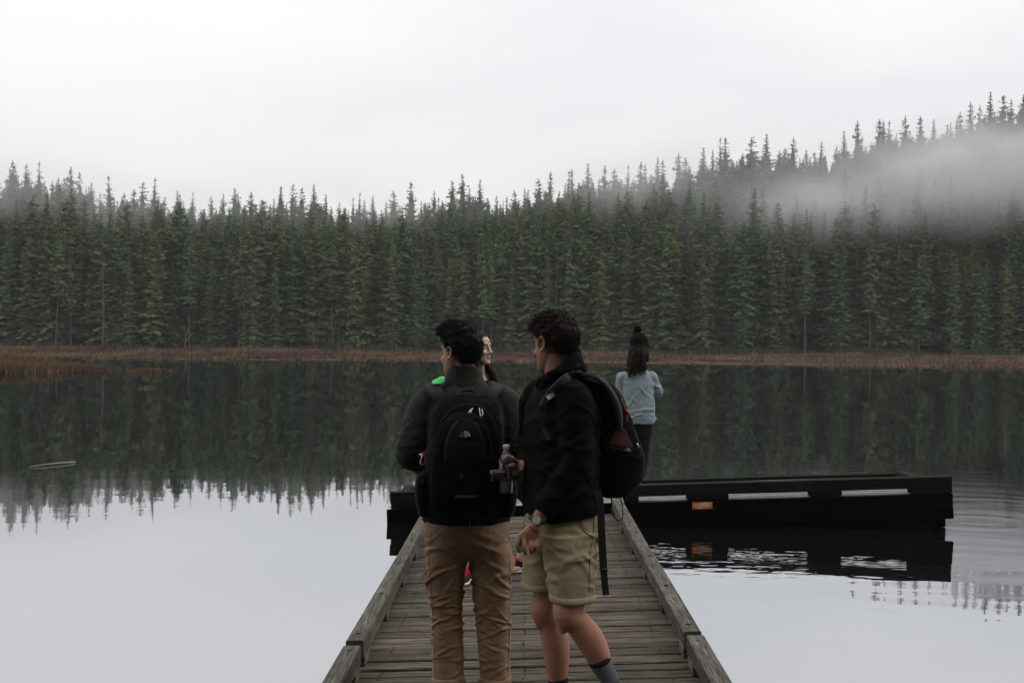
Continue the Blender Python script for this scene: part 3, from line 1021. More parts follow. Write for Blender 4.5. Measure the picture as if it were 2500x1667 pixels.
# tarred fascia boards, one above the other, ragged at the right end
for (z1, z0, xr, xl) in ((.088, -.060, CX1 - .004, CX0 - .035), (-.064, -.150, CX1 - .008, CX0 - .035), (-.155, -.215, CX1 - .155, CX0 - .03), (-.219, -.42, CX1 - .215, CX0 + .0)):
    mb = MB(); rough_board(mb, xl, xr, CY0 - .115, CY0 - .06, z1, z1 - z0, r, .003, .008); mb.build('fascia_board', MATS['tar'], e)
mb = MB(); mb.box(P((CX0 + CX1) / 2 - .1, CY0 + .75, -.27), (CX1 - CX0 - .5, 1.3, .45), PR, .02); mb.build('flotation', MATS['tar'], e)
mb = MB(); mb.box(P(CX1 - .05, (CY0 + CY1) / 2, -.14), (.06, 1.45, .22), PR, .004); mb.build('end_fascia', MATS['tar'], e)
mb = MB(); mb.box(P(CX0 + .05, (CY0 + CY1) / 2, -.14), (.06, 1.45, .22), PR, .004); mb.build('end_fascia', MATS['tar'], e)

# orange sticker on the fascia
def text_mesh(name, body, size, M, mat, parent=None, shear=0.0, ext=.0006, align='CENTER', space=1.0):
    cu = bpy.data.curves.new(name, 'FONT')
    cu.body = body; cu.size = size; cu.shear = shear; cu.extrude = ext
    cu.align_x = align; cu.align_y = 'CENTER'; cu.space_character = space; cu.resolution_u = 3
    tmp = bpy.data.objects.new(name, cu); COL.objects.link(tmp)
    dg = bpy.context.evaluated_depsgraph_get()
    me = bpy.data.meshes.new_from_object(tmp.evaluated_get(dg))
    bpy.data.objects.remove(tmp)
    me.transform(M)
    return finish(name, me, mat, parent)
MATS['orange'] = plain('orange_print', (.62, .17, .022), .55, .3, 0, .3, 25)
MATS['white_print'] = plain('white_print', (.80, .76, .68), .6, .3, 0, .08)
_q = PM.inverted() @ U(1714, 1233, CY0 - .115); sx0, sz0 = _q.x, _q.z
st = thing('sticker', 'orange sticker with white lettering on the dark side of the cross float', 'sticker', P(sx0, CY0 - .118, sz0))
mb = MB(); mb.box(P(sx0, CY0 - .1205, sz0), (.190, .003, .064), PR, .001); mb.build('plate', MATS['orange'], st)
MT = PM @ Matrix.Translation((sx0 - .006, CY0 - .1228, sz0)) @ Matrix.Rotation(R(90), 4, 'X') @ Matrix.Rotation(R(4), 4, 'Z')
text_mesh('lettering', 'TOPPER', .045, MT, MATS['white_print'], st, .25, .0006, 'CENTER', .92)
for (dz, w, dx) in ((.0235, .075, .012), (-.0245, .080, -.008)):
    mb = MB(); mb.box(P(sx0 + dx, CY0 - .1228, sz0 + dz), (w, .0012, .0032), PR @ Matrix.Rotation(R(-5), 3, 'Y')); mb.build('swash', MATS['white_print'], st)
MT = PM @ Matrix.Translation((sx0 + .078, CY0 - .1228, sz0 + .017)) @ Matrix.Rotation(R(90), 4, 'X')
text_mesh('small_print', 'TM', .012, MT, MATS['white_print'], st)

# stick floating on the lake
a, b = U(71, 1141, 18.1), U(183, 1132, 18.8)
for q in (a, b): q.z = WATER_Z + .012
mb = MB(); pp = [a + (b - a) * u + Vector((0, 0, .012 * math.sin(u * 3.1))) for u in (0, .3, .6, .9, 1)]
mb.tube(pp, [.003, .005, .006, .008, .011], 7)
o = mb.build('floating_stick', plain('peeled_wood', (.42, .36, .25), .8, .2))
tag(o, 'thin pale stick floating on the lake at left', 'stick')
# ------------------------------------------------------------------ figure tools
TMP = bpy.data.scenes.new('workbench')
def fuse(mb, voxel=.006, smooth=4, factor=.5):
    """melt overlapping closed shapes into one continuous skin"""
    me = bpy.data.meshes.new('raw')
    me.from_pydata([tuple(v) for v in mb.v], [], mb.f)
    ob = bpy.data.objects.new('raw', me)
    TMP.collection.objects.link(ob)
    m = ob.modifiers.new('r', 'REMESH'); m.mode = 'VOXEL'; m.voxel_size = voxel
    if smooth:
        s = ob.modifiers.new('s', 'SMOOTH'); s.factor = factor; s.iterations = smooth
    with bpy.context.temp_override(scene=TMP, view_layer=TMP.view_layers[0]):
        dg = bpy.context.evaluated_depsgraph_get()
        dg.update()
    out = bpy.data.meshes.new_from_object(ob.evaluated_get(dg))
    bpy.data.objects.remove(ob); bpy.data.meshes.remove(me)
    return out
def co_of(me):
    a = np.empty(len(me.vertices) * 3); me.vertices.foreach_get('co', a); return a.reshape(-1, 3)
def nor_of(me):
    a = np.empty(len(me.vertices) * 3); me.vertex_normals.foreach_get('vector', a); return a.reshape(-1, 3)
def displace(me, amp):
    c = co_of(me) + nor_of(me) * np.asarray(amp)[:, None]
    me.vertices.foreach_set('co', c.ravel()); me.update()
def cut(me, keep):
    """remove the faces whose centre fails keep(centres, normals)"""
    bm = bmesh.new(); bm.from_mesh(me)
    cs = np.array([f.calc_center_median()[:] for f in bm.faces]); ns = np.array([f.normal[:] for f in bm.faces])
    k = keep(cs, ns)
    bmesh.ops.delete(bm, geom=[f for f, q in zip(list(bm.faces), k) if not q], context='FACES')
    bm.to_mesh(me); bm.free(); me.update()
def ridge(p, seed):
    n = 1 - np.abs(fbm(p, seed, 2)); return n ** 3
def creases(me, specs, seed=0, base=0.0):
    """cloth folds: specs = (centre, spread xyz, count, amplitude, width, length, slant range); returns displacement"""
    r = np.random.default_rng(seed)
    p = co_of(me); n = nor_of(me)
    amp = np.zeros(len(p))
    for (c, spread, cnt, A, wd, ln, slant) in specs:
        c = np.array(c); spread = np.array(spread)
        near_ = np.where(np.all(np.abs(p - c) < spread, axis=1))[0]
        if len(near_) == 0: continue
        for i in r.choice(near_, min(cnt, len(near_)), replace=False):
            pc, nc = p[i], n[i]
            hz = np.cross(nc, (0, 0, 1.0)); hl = np.linalg.norm(hz)
            if hl < .2: continue
            hz /= hl; vt = np.cross(hz, nc)
            a = r.uniform(*slant) * r.choice([-1, 1]) if slant[0] >= 0 else r.uniform(*slant)
            du = hz * math.cos(a) + vt * math.sin(a); dv = -hz * math.sin(a) + vt * math.cos(a)
            rel = p - pc
            u = rel @ du; v = rel @ dv + r.normal() * 2.2 * u ** 2
            w_ = wd * r.uniform(.7, 1.5); L_ = ln * r.uniform(.6, 1.4)
            q = v / w_
            prof = (1 - .9 * q * q) * np.exp(-q * q * .75)
            amp += A * r.uniform(.4, 1.2) * np.exp(-(u / L_) ** 2) * prof * (np.abs(rel @ nc) < .07) * (n @ nc > .1)
    return amp
def limb(mb, pts, rad, n=18, sub=5, flat=1.0, up=None):
    q = catmull([(*p, r) for p, r in zip(pts, rad)], sub)
    mb.tube([Vector(a[:3]) for a in q], [max(.003, a[3]) for a in q], n, True, flat, up)
def loft(mb, secs, n=28, sub=4):
    """secs: (centre, axis a, axis b) -> elliptical skin, capped"""
    q = catmull([np.concatenate([np.array(c), np.array(a), np.array(b)]) for (c, a, b) in secs], sub)
    vs = []
    for s in q:
        c, a, b = Vector(s[:3]), Vector(s[3:6]), Vector(s[6:9])
        for k in range(n):
            t = 2 * math.pi * k / n
            ct, st = math.cos(t), math.sin(t)
            vs.append(c + a * (math.copysign(abs(ct) ** .86, ct)) + b * (math.copysign(abs(st) ** .86, st)))
    m = len(q); fs = []
    for i in range(m - 1):
        for k in range(n):
            a, b = i * n + k, i * n + (k + 1) % n
            fs.append((a, b, b + n, a + n))
    fs.append(tuple(reversed(range(n)))); fs.append(tuple(range((m - 1) * n, m * n)))
    mb.add(vs, fs)
def frame(fwd, up=(0, 0, 1)):
    f = Vector(fwd).normalized(); u = Vector(up)
    r = f.cross(u).normalized(); u = r.cross(f).normalized()
    return Matrix(((r.x, f.x, u.x), (r.y, f.y, u.y), (r.z, f.z, u.z)))
def head(mb, o, rot, s=1.0, female=False, ears=(1, 1)):
    """o = point between the ears; rot columns = right, forward, up"""
    o = Vector(o)
    T = lambda x, y, z: o + rot @ (Vector((x, y, z)) * s)
    B = lambda c, r: mb.ball(T(*c), Vector(r) * s, 18, 12, rot)
    B((0, -.012, .036), (.074, .094, .083))
    w = .93 if female else 1.0
    secs = []
    for (z, hw, yf, yb) in ((-.118, .016, .078, .052), (-.108, .030, .086, .030), (-.085, .046, .086, -.005), (-.060, .056, .083, -.03), (-.03, .064, .0815, -.05), (.004, .067, .0745, -.055), (.030, .069, .080, -.06), (.065, .064, .080, -.06)):
        secs.append((T(0, (yf + yb) / 2, z), rot @ Vector((hw * w * s, 0, 0)), rot @ Vector((0, (yf - yb) / 2 * s, 0))))
    loft(mb, secs, 24, 3)
    mb.tube([T(0, .078, .020), T(0, .090, -.004), T(0, .106, -.030), T(0, .098, -.040)], [.0085 * s, .0095 * s, .0125 * s, .009 * s], 10)
    for sx in (-1, 1):
        B((sx * .0125, .090, -.034), (.009, .010, .0075))
        B((sx * .034, .064, -.030), (.024, .022, .022))
        B((sx * .030, .0675, .0055), (.0150, .0125, .0115))
        mb.tube([T(sx * .010, .083, .026), T(sx * .030, .082, .030), T(sx * .050, .066, .024)], [.006 * s, (.007 if female else .009) * s, .006 * s], 8)
    B((0, .085, -.0605), (.022, .0085, .0052)); B((0, .084, -.0715), (.019, .0090, .0062)); B((0, .080, -.102), (.018, .013, .013))
    for sx, on in zip((-1, 1), ears):
        if not on: continue
        cx = sx * .0745
        loop = []
        for k in range(13):
            a = -1.9 + k * (4.6 / 12)
            loop.append(T(cx + sx * (.010 + .004 * math.cos(a * .7)), -.012 - .017 * math.cos(a), .002 + .031 * math.sin(a) * (1.0 if math.sin(a) > 0 else .85)))
        mb.tube(loop, .0056 * s, 8)
        mb.ball(T(cx + sx * .005, -.010, .0), Vector((.007, .016, .027)) * s, 12, 8, rot)
        mb.ball(T(cx + sx * .006, -.004, -.027), Vector((.006, .008, .010)) * s, 10, 8, rot)
def finger(mb, pts, r0, r1):
    n = len(pts); limb(mb, pts, [r0 + (r1 - r0) * k / (n - 1) for k in range(n)], 10, 4)
def shoe(name, mb_up, mb_sole, heel, toe, up=Vector((0, 0, 1)), w=.048, h=.085, L=None):
    """upper and sole of one shoe from heel to toe (points on the ground)"""
    heel, toe = Vector(heel), Vector(toe)
    f = (toe - heel).normalized(); s = f.cross(up).normalized(); u = s.cross(f).normalized()
    Ln = (toe - heel).length
    ds = []
    for (q, hw, hh) in ((0.0, .60, .72), (.10, .80, 1.0), (.28, .82, 1.02), (.45, .86, .82), (.62, 1.0, .62), (.82, .98, .48), (.95, .70, .36), (1.0, .35, .22)):
        c = heel + f * (Ln * q) + u * (h * hh * .5 + .012)
        ds.append((c, s * (w * hw), u * (h * hh * .5)))
    loft(mb_up, ds, 20, 3)
    sl = []
    for (q, hw) in ((0.0, .55), (.08, .86), (.3, .84), (.5, .86), (.7, 1.06), (.88, .98), (.97, .66), (1.02, .3)):
        sl.append((heel + f * (Ln * q) + u * .013, s * (w * hw * 1.05), u * .0135))
    loft(mb_sole, sl, 20, 3)
def strands(o, rot, n, seed, cond, length, flow, width=.0022, ell=((0, -.012, .036), (.079, .099, .088)), s=1.0, wave=.0, jit=.14, out=.42, thick=lambda d: 0.0):
    """short hairs standing on the skull; cond(local unit dir) -> keep; flow(local pos) -> lean vector"""
    r = np.random.default_rng(seed)
    vs, fs = [], []
    c, e = Vector(ell[0]), Vector(ell[1])
    o = Vector(o)
    k = 0
    while k < n:
        d = Vector(r.normal(size=3)).normalized()
        if not cond(d): continue
        k += 1
        k_ = thick(d) - .007
        p = c + Vector((d.x * (e.x + k_), d.y * (e.y + k_), d.z * (e.z + k_)))
        L = length(d) * r.uniform(.6, 1.2)
        lean = flow(d) + Vector(r.normal(size=3)) * jit
        g = (d * out + lean).normalized()
        t = g.cross(Vector(r.normal(size=3))).normalized()
        p1 = p + g * (L * .55) + t * (wave * r.normal() * L)
        g2 = (g + lean * .7 + Vector((0, 0, -.25))).normalized()
        p2 = p1 + g2 * (L * .5) + t * (wave * r.normal() * L)
        w = t * width * r.uniform(.6, 1.3)
        n0 = len(vs)
        for q in (p - w, p + w, p1 - w * .8, p1 + w * .8, p2):
            vs.append(o + rot @ (q * s))
        fs += [(n0, n0 + 1, n0 + 3, n0 + 2), (n0 + 2, n0 + 3, n0 + 4)]
    return vs, fs
def hair_cap(o, rot, cond, thick, seed, amp=.006, ell=((0, -.012, .036), (.0755, .0955, .0845)), s=1.0, nu=72, nv=44):
    """solid underlayer of the hair"""
    o = Vector(o); c, e = Vector(ell[0]), Vector(ell[1])
    idx = {}; vs = []; fs = []
    dirs = []
    for j in range(nv + 1):
        for i in range(nu):
            t = math.pi * j / nv; p = 2 * math.pi * i / nu
            dirs.append(Vector((math.sin(t) * math.cos(p), math.sin(t) * math.sin(p), math.cos(t))))
    nz = fbm(np.array([d[:] for d in dirs]) * 5, seed, 3)
    for d, q in zip(dirs, nz):
        k = thick(d) + amp * q
        pos = c + Vector((d.x * (e.x + k), d.y * (e.y + k), d.z * (e.z + k)))
        vs.append(o + rot @ (pos * s))
    for j in range(nv):
        for i in range(nu):
            a, b = j * nu + i, j * nu + (i + 1) % nu
            q = (a, b, b + nu, a + nu)
            if all(cond(dirs[x]) for x in q): fs.append(q)
    return vs, fs
def skin_mat(name, base, red, rough=.5, face=None):
    t = NT(name)
    v = t.coord('Object')
    n1 = t.noise(v, 14, 4, .6); n2 = t.noise(v, 120, 3, .6)
    c = t.mix(t.ramp(n1, [(.35, 0.0), (.68, .75)]), base, red)
    c = t.mix(t.ramp(n2, [(.40, 0.0), (.75, .45)]), c, tuple(x * .62 for x in base))
    n3 = t.noise(v, 5.5, 3, .6)
    c = t.mix(t.ramp(n3, [(.40, 0.0), (.70, .5)]), c, tuple(x * .66 for x in red))
    if face:
        a = t.n.new('ShaderNodeAttribute'); a.attribute_name = 'features'
        sp = t.n.new('ShaderNodeSeparateColor'); t.l.new(a.outputs['Color'], sp.inputs[0])
        c = t.mix(sp.outputs[0], c, (.030, .019, .014))       # brows, lashes, iris, and painted shade of mouth line and nostrils
        c = t.mix(sp.outputs[1], c, (.42, .135, .12))         # lips
        c = t.mix(sp.outputs[2], c, (.62, .60, .58))          # white of the eye
    t.b.inputs['Subsurface Weight'].default_value = .08
    t.b.inputs['Subsurface Radius'].default_value = (.012, .005, .003)
    t.bump(n2, .3, .002)
    return t.set(c, rough + .1, .25)
def paint_face(me, o, rot, s=1.0, lids=True):
    """dark brows, lash lines and lips; shade of nostrils and mouth line painted in"""
    c = (co_of(me) - np.array(o)) @ np.array(rot) / s
    x, y, z = c[:, 0], c[:, 1], c[:, 2]
    front = np.clip((y - .045) / .015, 0, 1)
    ax = np.abs(x)
    brow = np.exp(-((z - .029 - .05 * (ax - .03) * 0 + .12 * np.clip(ax - .038, 0, 1)) / .0042) ** 2) * np.clip((ax - .011) / .004, 0, 1) * np.clip((.053 - ax) / .005, 0, 1)
    lash = np.exp(-((z - .0035 + 22 * (ax - .031) ** 2) / .0032) ** 2) * np.clip((ax - .016) / .004, 0, 1) * np.clip((.048 - ax) / .004, 0, 1)
    lips = np.clip(1.35 - ((x / .0235) ** 2 + ((z + .066) / .0105) ** 2), 0, 1) 
    gap = np.exp(-((z + .0655) / .0016) ** 2) * np.clip((.023 - ax) / .003, 0, 1)
    nost = np.exp(-(((ax - .0085) / .004) ** 2 + ((z + .0405) / .0035) ** 2)) * np.clip((y - .08) / .01, 0, 1)
    a = me.attributes.new('features', 'FLOAT_COLOR', 'POINT')
    dk = np.clip(np.maximum(np.maximum(brow * 1.0, lash * 1.0), np.maximum(gap * .9, nost * .9)), 0, 1) * front
    col = np.stack([dk, np.clip(lips, 0, 1) * front * .8, np.zeros_like(dk), np.ones_like(dk)], 1)
    a.data.foreach_set('color', col.ravel())

MATS['skin1'] = skin_mat('skin_tan', (.52, .305, .210), (.49, .22, .148), .5, True)
MATS['skin2'] = skin_mat('skin_ruddy', (.45, .245, .165), (.44, .180, .118), .5, True)
MATS['skin3'] = skin_mat('skin_fair', (.74, .53, .45), (.68, .42, .35), .45, True)
def hair_mat(name, a, b):
    t = NT(name)
    n = t.noise(t.coord('Object'), 45, 4, .6)
    return t.set(t.mix(t.ramp(n, [(.35, 0.0), (.7, 1.0)]), a, b), .55, .12)
MATS['hair_black'] = hair_mat('hair_black', (.0035, .0032, .003), (.0065, .006, .0055))
MATS['hair_brown'] = hair_mat('hair_brown', (.012, .0085, .006), (.036, .026, .017))
MATS['hair_long'] = hair_mat('hair_long_brown', (.009, .0055, .004), (.026, .014, .009))
MATS['hair_dark'] = hair_mat('hair_dark_brown', (.006, .0042, .0035), (.014, .009, .007))
t = NT('fleece_green')
v = t.coord('Object'); n1 = t.noise(v, 160, 3, .7); n2 = t.noise(v, 12, 3, .5)
c = t.mix(t.ramp(n1, [(.32, 0.0), (.70, 1.0)]), (.010, .0108, .0070), (.040, .041, .028))
c = t.mix(t.ramp(n2, [(.35, 0.0), (.7, .5)]), c, (.016, .018, .013))
t.b.inputs['Sheen Weight'].default_value = .12; t.b.inputs['Sheen Roughness'].default_value = .6
t.bump(n1, .9, .004)
MATS['fleece'] = t.set(c, .95, .1)
MATS['chino'] = cloth('chino_tan', (.285, .180, .115), (.365, .245, .165), 90, 1400, .9, .15, .3, .55)
MATS['khaki'] = cloth('khaki_shorts', (.345, .285, .175), (.43, .36, .23), 90, 1400, .9, .15, .3, .5)
MATS['black_shell'] = cloth('black_shell', (.0026, .0027, .0031), (.0044, .0046, .0054), 30, 800, .8, .06, .25, .4)
MATS['black_nylon'] = cloth('black_nylon', (.0024, .0024, .0026), (.0042, .0043, .0047), 120, 1500, .8, .06, .5, .3)
MATS['navy_nylon'] = cloth('dark_blue_nylon', (.0032, .0034, .0044), (.0052, .0054, .0070), 120, 1500, .75, .14, .5, .3)
MATS['maroon'] = cloth('maroon_nylon', (.040, .014, .013), (.058, .022, .020), 120, 1500, .75, .14, .5, .4)
MATS['webbing'] = cloth('black_webbing', (.0040, .0042, .0050), (.0068, .0070, .0084), 300, 1800, .75, .25, .6, .2)
MATS['strap_grey'] = cloth('charcoal_padding', (.018, .016, .020), (.030, .027, .033), 300, 1800, .8, .2, .6, .3)
MATS['sweater'] = cloth('blue_grey_knit', (.20, .265, .295), (.44, .505, .535), 120, 700, .95, .1, .8, .45)
MATS['leggings'] = cloth('black_leggings', (.007, .007, .008), (.012, .012, .013), 60, 900, .85, .15, .2, .3)
MATS['coat'] = cloth('black_coat', (.0065, .0065, .007), (.010, .010, .011), 60, 900, .9, .15, .3, .3)
MATS['jeans'] = cloth('pale_blue_denim', (.16, .21, .25), (.24, .29, .33), 150, 900, .9, .15, .4, .4)
MATS['sock_dark'] = cloth('dark_sock', (.016, .018, .022), (.026, .028, .034), 150, 900, .95, .1, .6, .2)
MATS['sock_grey'] = cloth('grey_sock', (.10, .11, .125), (.16, .17, .19), 150, 900, .95, .1, .6, .3)
MATS['rubber'] = plain('black_rubber', (.012, .012, .013), .6, .3)
MATS['white_rubber'] = plain('white_rubber', (.72, .66, .58), .6, .3)
MATS['metal'] = plain('bright_metal', (.75, .75, .76), .25, .5, 1.0, .05)
MATS['knit_black'] = cloth('black_knit', (.006, .006, .006), (.013, .013, .013), 200, 500, .95, .1, 1.0, .2)

GD = lambda p: Vector(p)
def deck_at(x, y):               # height of the main pier's planks
    q = PM.inverted() @ Vector((x, y, DECK_Z))
    return P(q.x, q.y, 0.0).z + .003
# ------------------------------------------------------------------ the man in green fleece, seen from behind
d1 = 6.5
pxm = 1.06293 / (FPX / d1)          # metres for one pixel of the 2352 px view at his distance
g1 = thing('person', 'person in dark green fleece and tan chinos seen from behind wearing a black backpack', 'person', (D(1080, 1400, d1).x, d1, deck_at(D(1080, 1400, d1).x, d1)))
h1o = D(1056, 811, d1); h1r = frame((-math.sin(R(48)), math.cos(R(48)), -.02))
X1 = Vector((1, 0, 0)); Y1 = Vector((0, 1, 0))
mb = MB()
head(mb, h1o, h1r, 1.0)
limb(mb, [h1o + h1r @ Vector((0, -.030, -.02)), D(1062, 850, d1 + .01), D(1066, 880, d1 + .02), D(1068, 905, d1 + .02)], [.056, .056, .060, .085])
loft(mb, [(D(1070, 1215, d1), X1 * .165, Y1 * .115), (D(1070, 1150, d1), X1 * .150, Y1 * .105), (D(1070, 1080, d1), X1 * .145, Y1 * .10), (D(1070, 1000, d1), X1 * .165, Y1 * .115), (D(1070, 940, d1), X1 * .165, Y1 * .11), (D(1070, 905, d1), X1 * .12, Y1 * .085)])
EL = {-1: (D(984, 930, d1), D(938, 1046, d1 - .03), D(1002, 1084, d1 + .26)), 1: (D(1158, 930, d1), D(1194, 1050, d1 - .02), D(1124, 1088, d1 + .26))}
for s in (-1, 1):
    a, b, c = EL[s]
    limb(mb, [a, (a + b) / 2, b, (b + c) / 2, c], [.052, .047, .040, .038, .028])
    # hand tucked in front of the belly
    f = (c - b).normalized()
    mb.ball(c + f * .05, (.022, .052, .042))
    for k in range(4):
        q = c + f * .085 + Vector((0, 0, .028 - .018 * k))
        finger(mb, [q, q + f * .035 + X1 * (-s * .008), q + f * .055 + X1 * (-s * .026), q + f * .052 + X1 * (-s * .044)], .0092, .0075)
    q = c + f * .03 + Vector((0, 0, .04)); finger(mb, [q, q + f * .03 + Vector((0, 0, .018)), q + f * .058 + Vector((0, 0, .016))], .011, .008)
LG = {-1: (D(1028, 1225, d1), D(1027, 1400, d1), D(1030, 1578, d1)), 1: (D(1122, 1225, d1), D(1131, 1400, d1 + .01), D(1138, 1578, d1))}
for s in (-1, 1):
    a, b, c = LG[s]
    limb(mb, [a, (a + b) / 2, b, b + (c - b) * .35, c, c + Vector((0, 0, -.035))], [.088, .075, .056, .056, .036, .035])
    fl = deck_at(c.x, c.y)
    limb(mb, [Vector((c.x, c.y - .03, fl + .05)), Vector((c.x + s * .01, c.y + .08, fl + .045)), Vector((c.x + s * .03, c.y + .17, fl + .035))], [.036, .036, .028])
me = fuse(mb, .0048, 3)
paint_face(me, h1o, h1r)
finish('body', me, MATS['skin1'], g1, True)

# hair: black, thick, brushed up over the forehead
def cond1(d):
    if d.y > .35 and d.z < .42: return False
    if d.z < -.78: return False
    if abs(d.x) > .55 and d.z < -.42 and d.y > -.35: return False
    if abs(d.x) > .5 and d.y > .05 and d.z < -.02 and not (d.y < .16 and d.z > -.5): return False
    return True
def len1(d): return .020 + .008 * max(0, d.z) + .010 * max(0, d.y) * (d.z > .2)
thick1 = lambda d: .012 + .014 * max(0, d.z) ** 1.1 + .020 * max(0, d.y) * max(0, d.z) * 2 + .012 * max(0, d.z) * abs(d.x)
vs, fs = hair_cap(h1o, h1r, cond1, thick1, 4, .006)
v2, f2 = strands(h1o, h1r, 13000, 6, cond1, len1, lambda d: Vector((0, .45 if d.z > .25 else -.25, (.02 if d.z > .25 else -.75))), .0013, thick=thick1, out=.25, jit=.15)
n0 = len(vs)
mesh_obj('hair', vs + v2, fs + [tuple(i + n0 for i in f) for f in f2], MATS['hair_black'], g1, False)

# fleece
mb = MB()
w = lambda q: X1 * (q * pxm)
loft(mb, [(D(1070, 1172, d1), w(99), Y1 * .150), (D(1070, 1120, d1), w(94), Y1 * .142), (D(1070, 1040, d1), w(92), Y1 * .135), (D(1071, 975, d1), w(98), Y1 * .138), (D(1072, 930, d1), w(96), Y1 * .125), (D(1072, 900, d1 + .01), w(72), Y1 * .100), (D(1070, 882, d1 + .015), w(47), Y1 * .080), (D(1069, 872, d1 + .015), w(42), Y1 * .076)], 32)
for s in (-1, 1):
    a, b, c = EL[s]
    limb(mb, [a + Vector((-s * .06, 0, .035)), a + Vector((s * .006, 0, .004)), a + (b - a) * .45 + Vector((s * .012, 0, 0)), b + Vector((0, 0, .01)), b + (c - b) * .25, b + (c - b) * .6, c], [.062, .078, .072, .062, .056, .050, .044])
me = fuse(mb, .0065, 6)
p = co_of(me)
amp = .006 * (ridge(p * np.array([9, 9, 7]), 21) - .4) + .003 * fbm(p * 24, 5, 2)
for s in (-1, 1):
    b = np.array(EL[s][1]); dd = np.linalg.norm(p - b, axis=1)
    amp = amp + .010 * np.exp(-(dd / .13) ** 2) * (ridge(p * np.array([10, 10, 26]), 8) - .35)
displace(me, amp)
fl = finish('fleece', me, MATS['fleece'], g1, True)
# stand-up collar with its seam
mb = MB()
rings = []
for (x, y, hw, dp) in ((1069, 884, 51, .085), (1068, 876, 45, .081), (1067, 866, 42.5, .0795), (1067, 852, 40.5, .078), (1067, 843, 38.5, .076), (1067, 841, 36, .072), (1067, 849, 35.5, .070), (1068, 870, 37, .072)):
    c = D(x, y, d1 + .012); rings.append((c, hw * pxm, dp))
nseg = 40; vs = []; fs = []
for (c, hw, dp) in rings:
    for k in range(nseg):
        t_ = 2 * math.pi * k / nseg
        fr_ = max(0, math.sin(t_))
        vs.append(c + Vector((math.cos(t_) * hw, math.sin(t_) * dp, -.022 * fr_ + .003 * math.sin(3 * t_ + 1) + .004 * math.sin(t_ * 5))))
for j in range(len(rings) - 1):
    for k in range(nseg):
        a, b = j * nseg + k, j * nseg + (k + 1) % nseg
        fs.append((a, b, b + nseg, a + nseg))
mesh_obj('collar', vs, fs, MATS['fleece'], fl, True)
# dark hem of the jacket below the pack
mb = MB()
loft(mb, [(D(1070, 1199, d1), w(90), Y1 * .13), (D(1070, 1194, d1), w(100), Y1 * .152), (D(1070, 1168, d1), w(101), Y1 * .155), (D(1070, 1120, d1), w(97), Y1 * .147), (D(1070, 1085, d1), w(86), Y1 * .125)], 40)
me = fuse(mb, .007, 3); p = co_of(me)
displace(me, .006 * (ridge(p * np.array([8, 8, 14]), 3) - .3))
finish('jacket_hem', me, MATS['black_shell'], g1, True)

# chinos
mb = MB()
loft(mb, [(D(1071, 1150, d1), w(94), Y1 * .138), (D(1071, 1190, d1), w(97), Y1 * .145), (D(1071, 1222, d1 - .005), w(98), Y1 * .148), (D(1071, 1250, d1 - .008), w(92), Y1 * .135), (D(1073, 1272, d1), w(78), Y1 * .10), (D(1074, 1284, d1), w(50), Y1 * .06)], 36)
for s, secs in ((-1, [(1046, 1178, 34), (1036, 1205, 46), (1026, 1262, 48.5), (1024, 1310, 45.5), (1024, 1360, 40), (1026, 1410, 36), (1028, 1460, 37), (1029, 1520, 36), (1030, 1566, 34.5)]),
                (1, [(1100, 1178, 34), (1112, 1205, 46), (1126, 1262, 46.5), (1128, 1310, 45.5), (1130, 1360, 43.5), (1132, 1410, 41), (1134, 1460, 39), (1136, 1520, 35), (1137, 1566, 33)])):
    loft(mb, [(D(x, y, d1 + (.0 if y < 1400 else .01)), w(h), Y1 * (h * pxm * (1.18 if y < 1300 else 1.08))) for (x, y, h) in secs], 28)
me = fuse(mb, .0046, 9)
p = co_of(me)
zz = (D(1070, 1568, d1).z - p[:, 2])
H_ = p[:, 2] - deck_at(0, d1)
KL, KR = D(1027, 1395, d1), D(1131, 1395, d1)
AL, AR = D(1029, 1500, d1), D(1136, 1500, d1)
TL, TR = D(1026, 1300, d1), D(1127, 1300, d1)
ST = D(1071, 1225, d1)
amp = .004 * fbm(p * 7, 2, 2) + .0016 * fbm(p * np.array([26, 26, 34]), 12, 2)
amp += creases(me, [(ST, (.25, .3, .07), 16, .0050, .010, .07, (.05, .45)),
    (TL, (.12, .2, .08), 22, .0095, .0115, .075, (.25, .9)), (TR, (.12, .2, .08), 22, .0095, .0115, .075, (.25, .9)),
    (KL, (.12, .2, .09), 40, .0072, .0085, .055, (.1, .75)), (KR, (.12, .2, .09), 40, .0072, .0085, .055, (.1, .75)),
    (AL, (.12, .2, .14), 56, .0048, .0075, .045, (.0, .65)), (AR, (.12, .2, .14), 52, .0048, .0075, .045, (.0, .65))], 5)
displace(me, amp)
ch = finish('trousers', me, MATS['chino'], g1, True)
for s, (x, hw) in zip((-1, 1), ((1030, 36.5), (1137, 35))):
    mb = MB()
    c0, c1 = D(x, 1571, d1 + .01), D(x, 1551, d1 + .01)
    ring = []
    prof = [(0, .0), (.004, -.002), (.006, .004), (.006, .020), (.005, .034), (.002, .040), (-.002, .040)]
    vs = []; fs = []; nseg = 36
    for (dr, dz) in prof:
        for k in range(nseg):
            a_ = 6.28319 * k / nseg
            vs.append(Vector((c0.x, c0.y, c0.z)) + Vector((math.cos(a_) * (hw * pxm + dr), math.sin(a_) * (hw * pxm * 1.08 + dr), dz + .004 * math.sin(a_ + 1.0) + .0025 * math.sin(2 * a_ + s))))
    for j in range(len(prof) - 1):
        for k in range(nseg):
            a, b = j * nseg + k, j * nseg + (k + 1) % nseg
            fs.append((a, b, b + nseg, a + nseg))
    mesh_obj('cuff', vs, fs, MATS['chino'], ch, True)
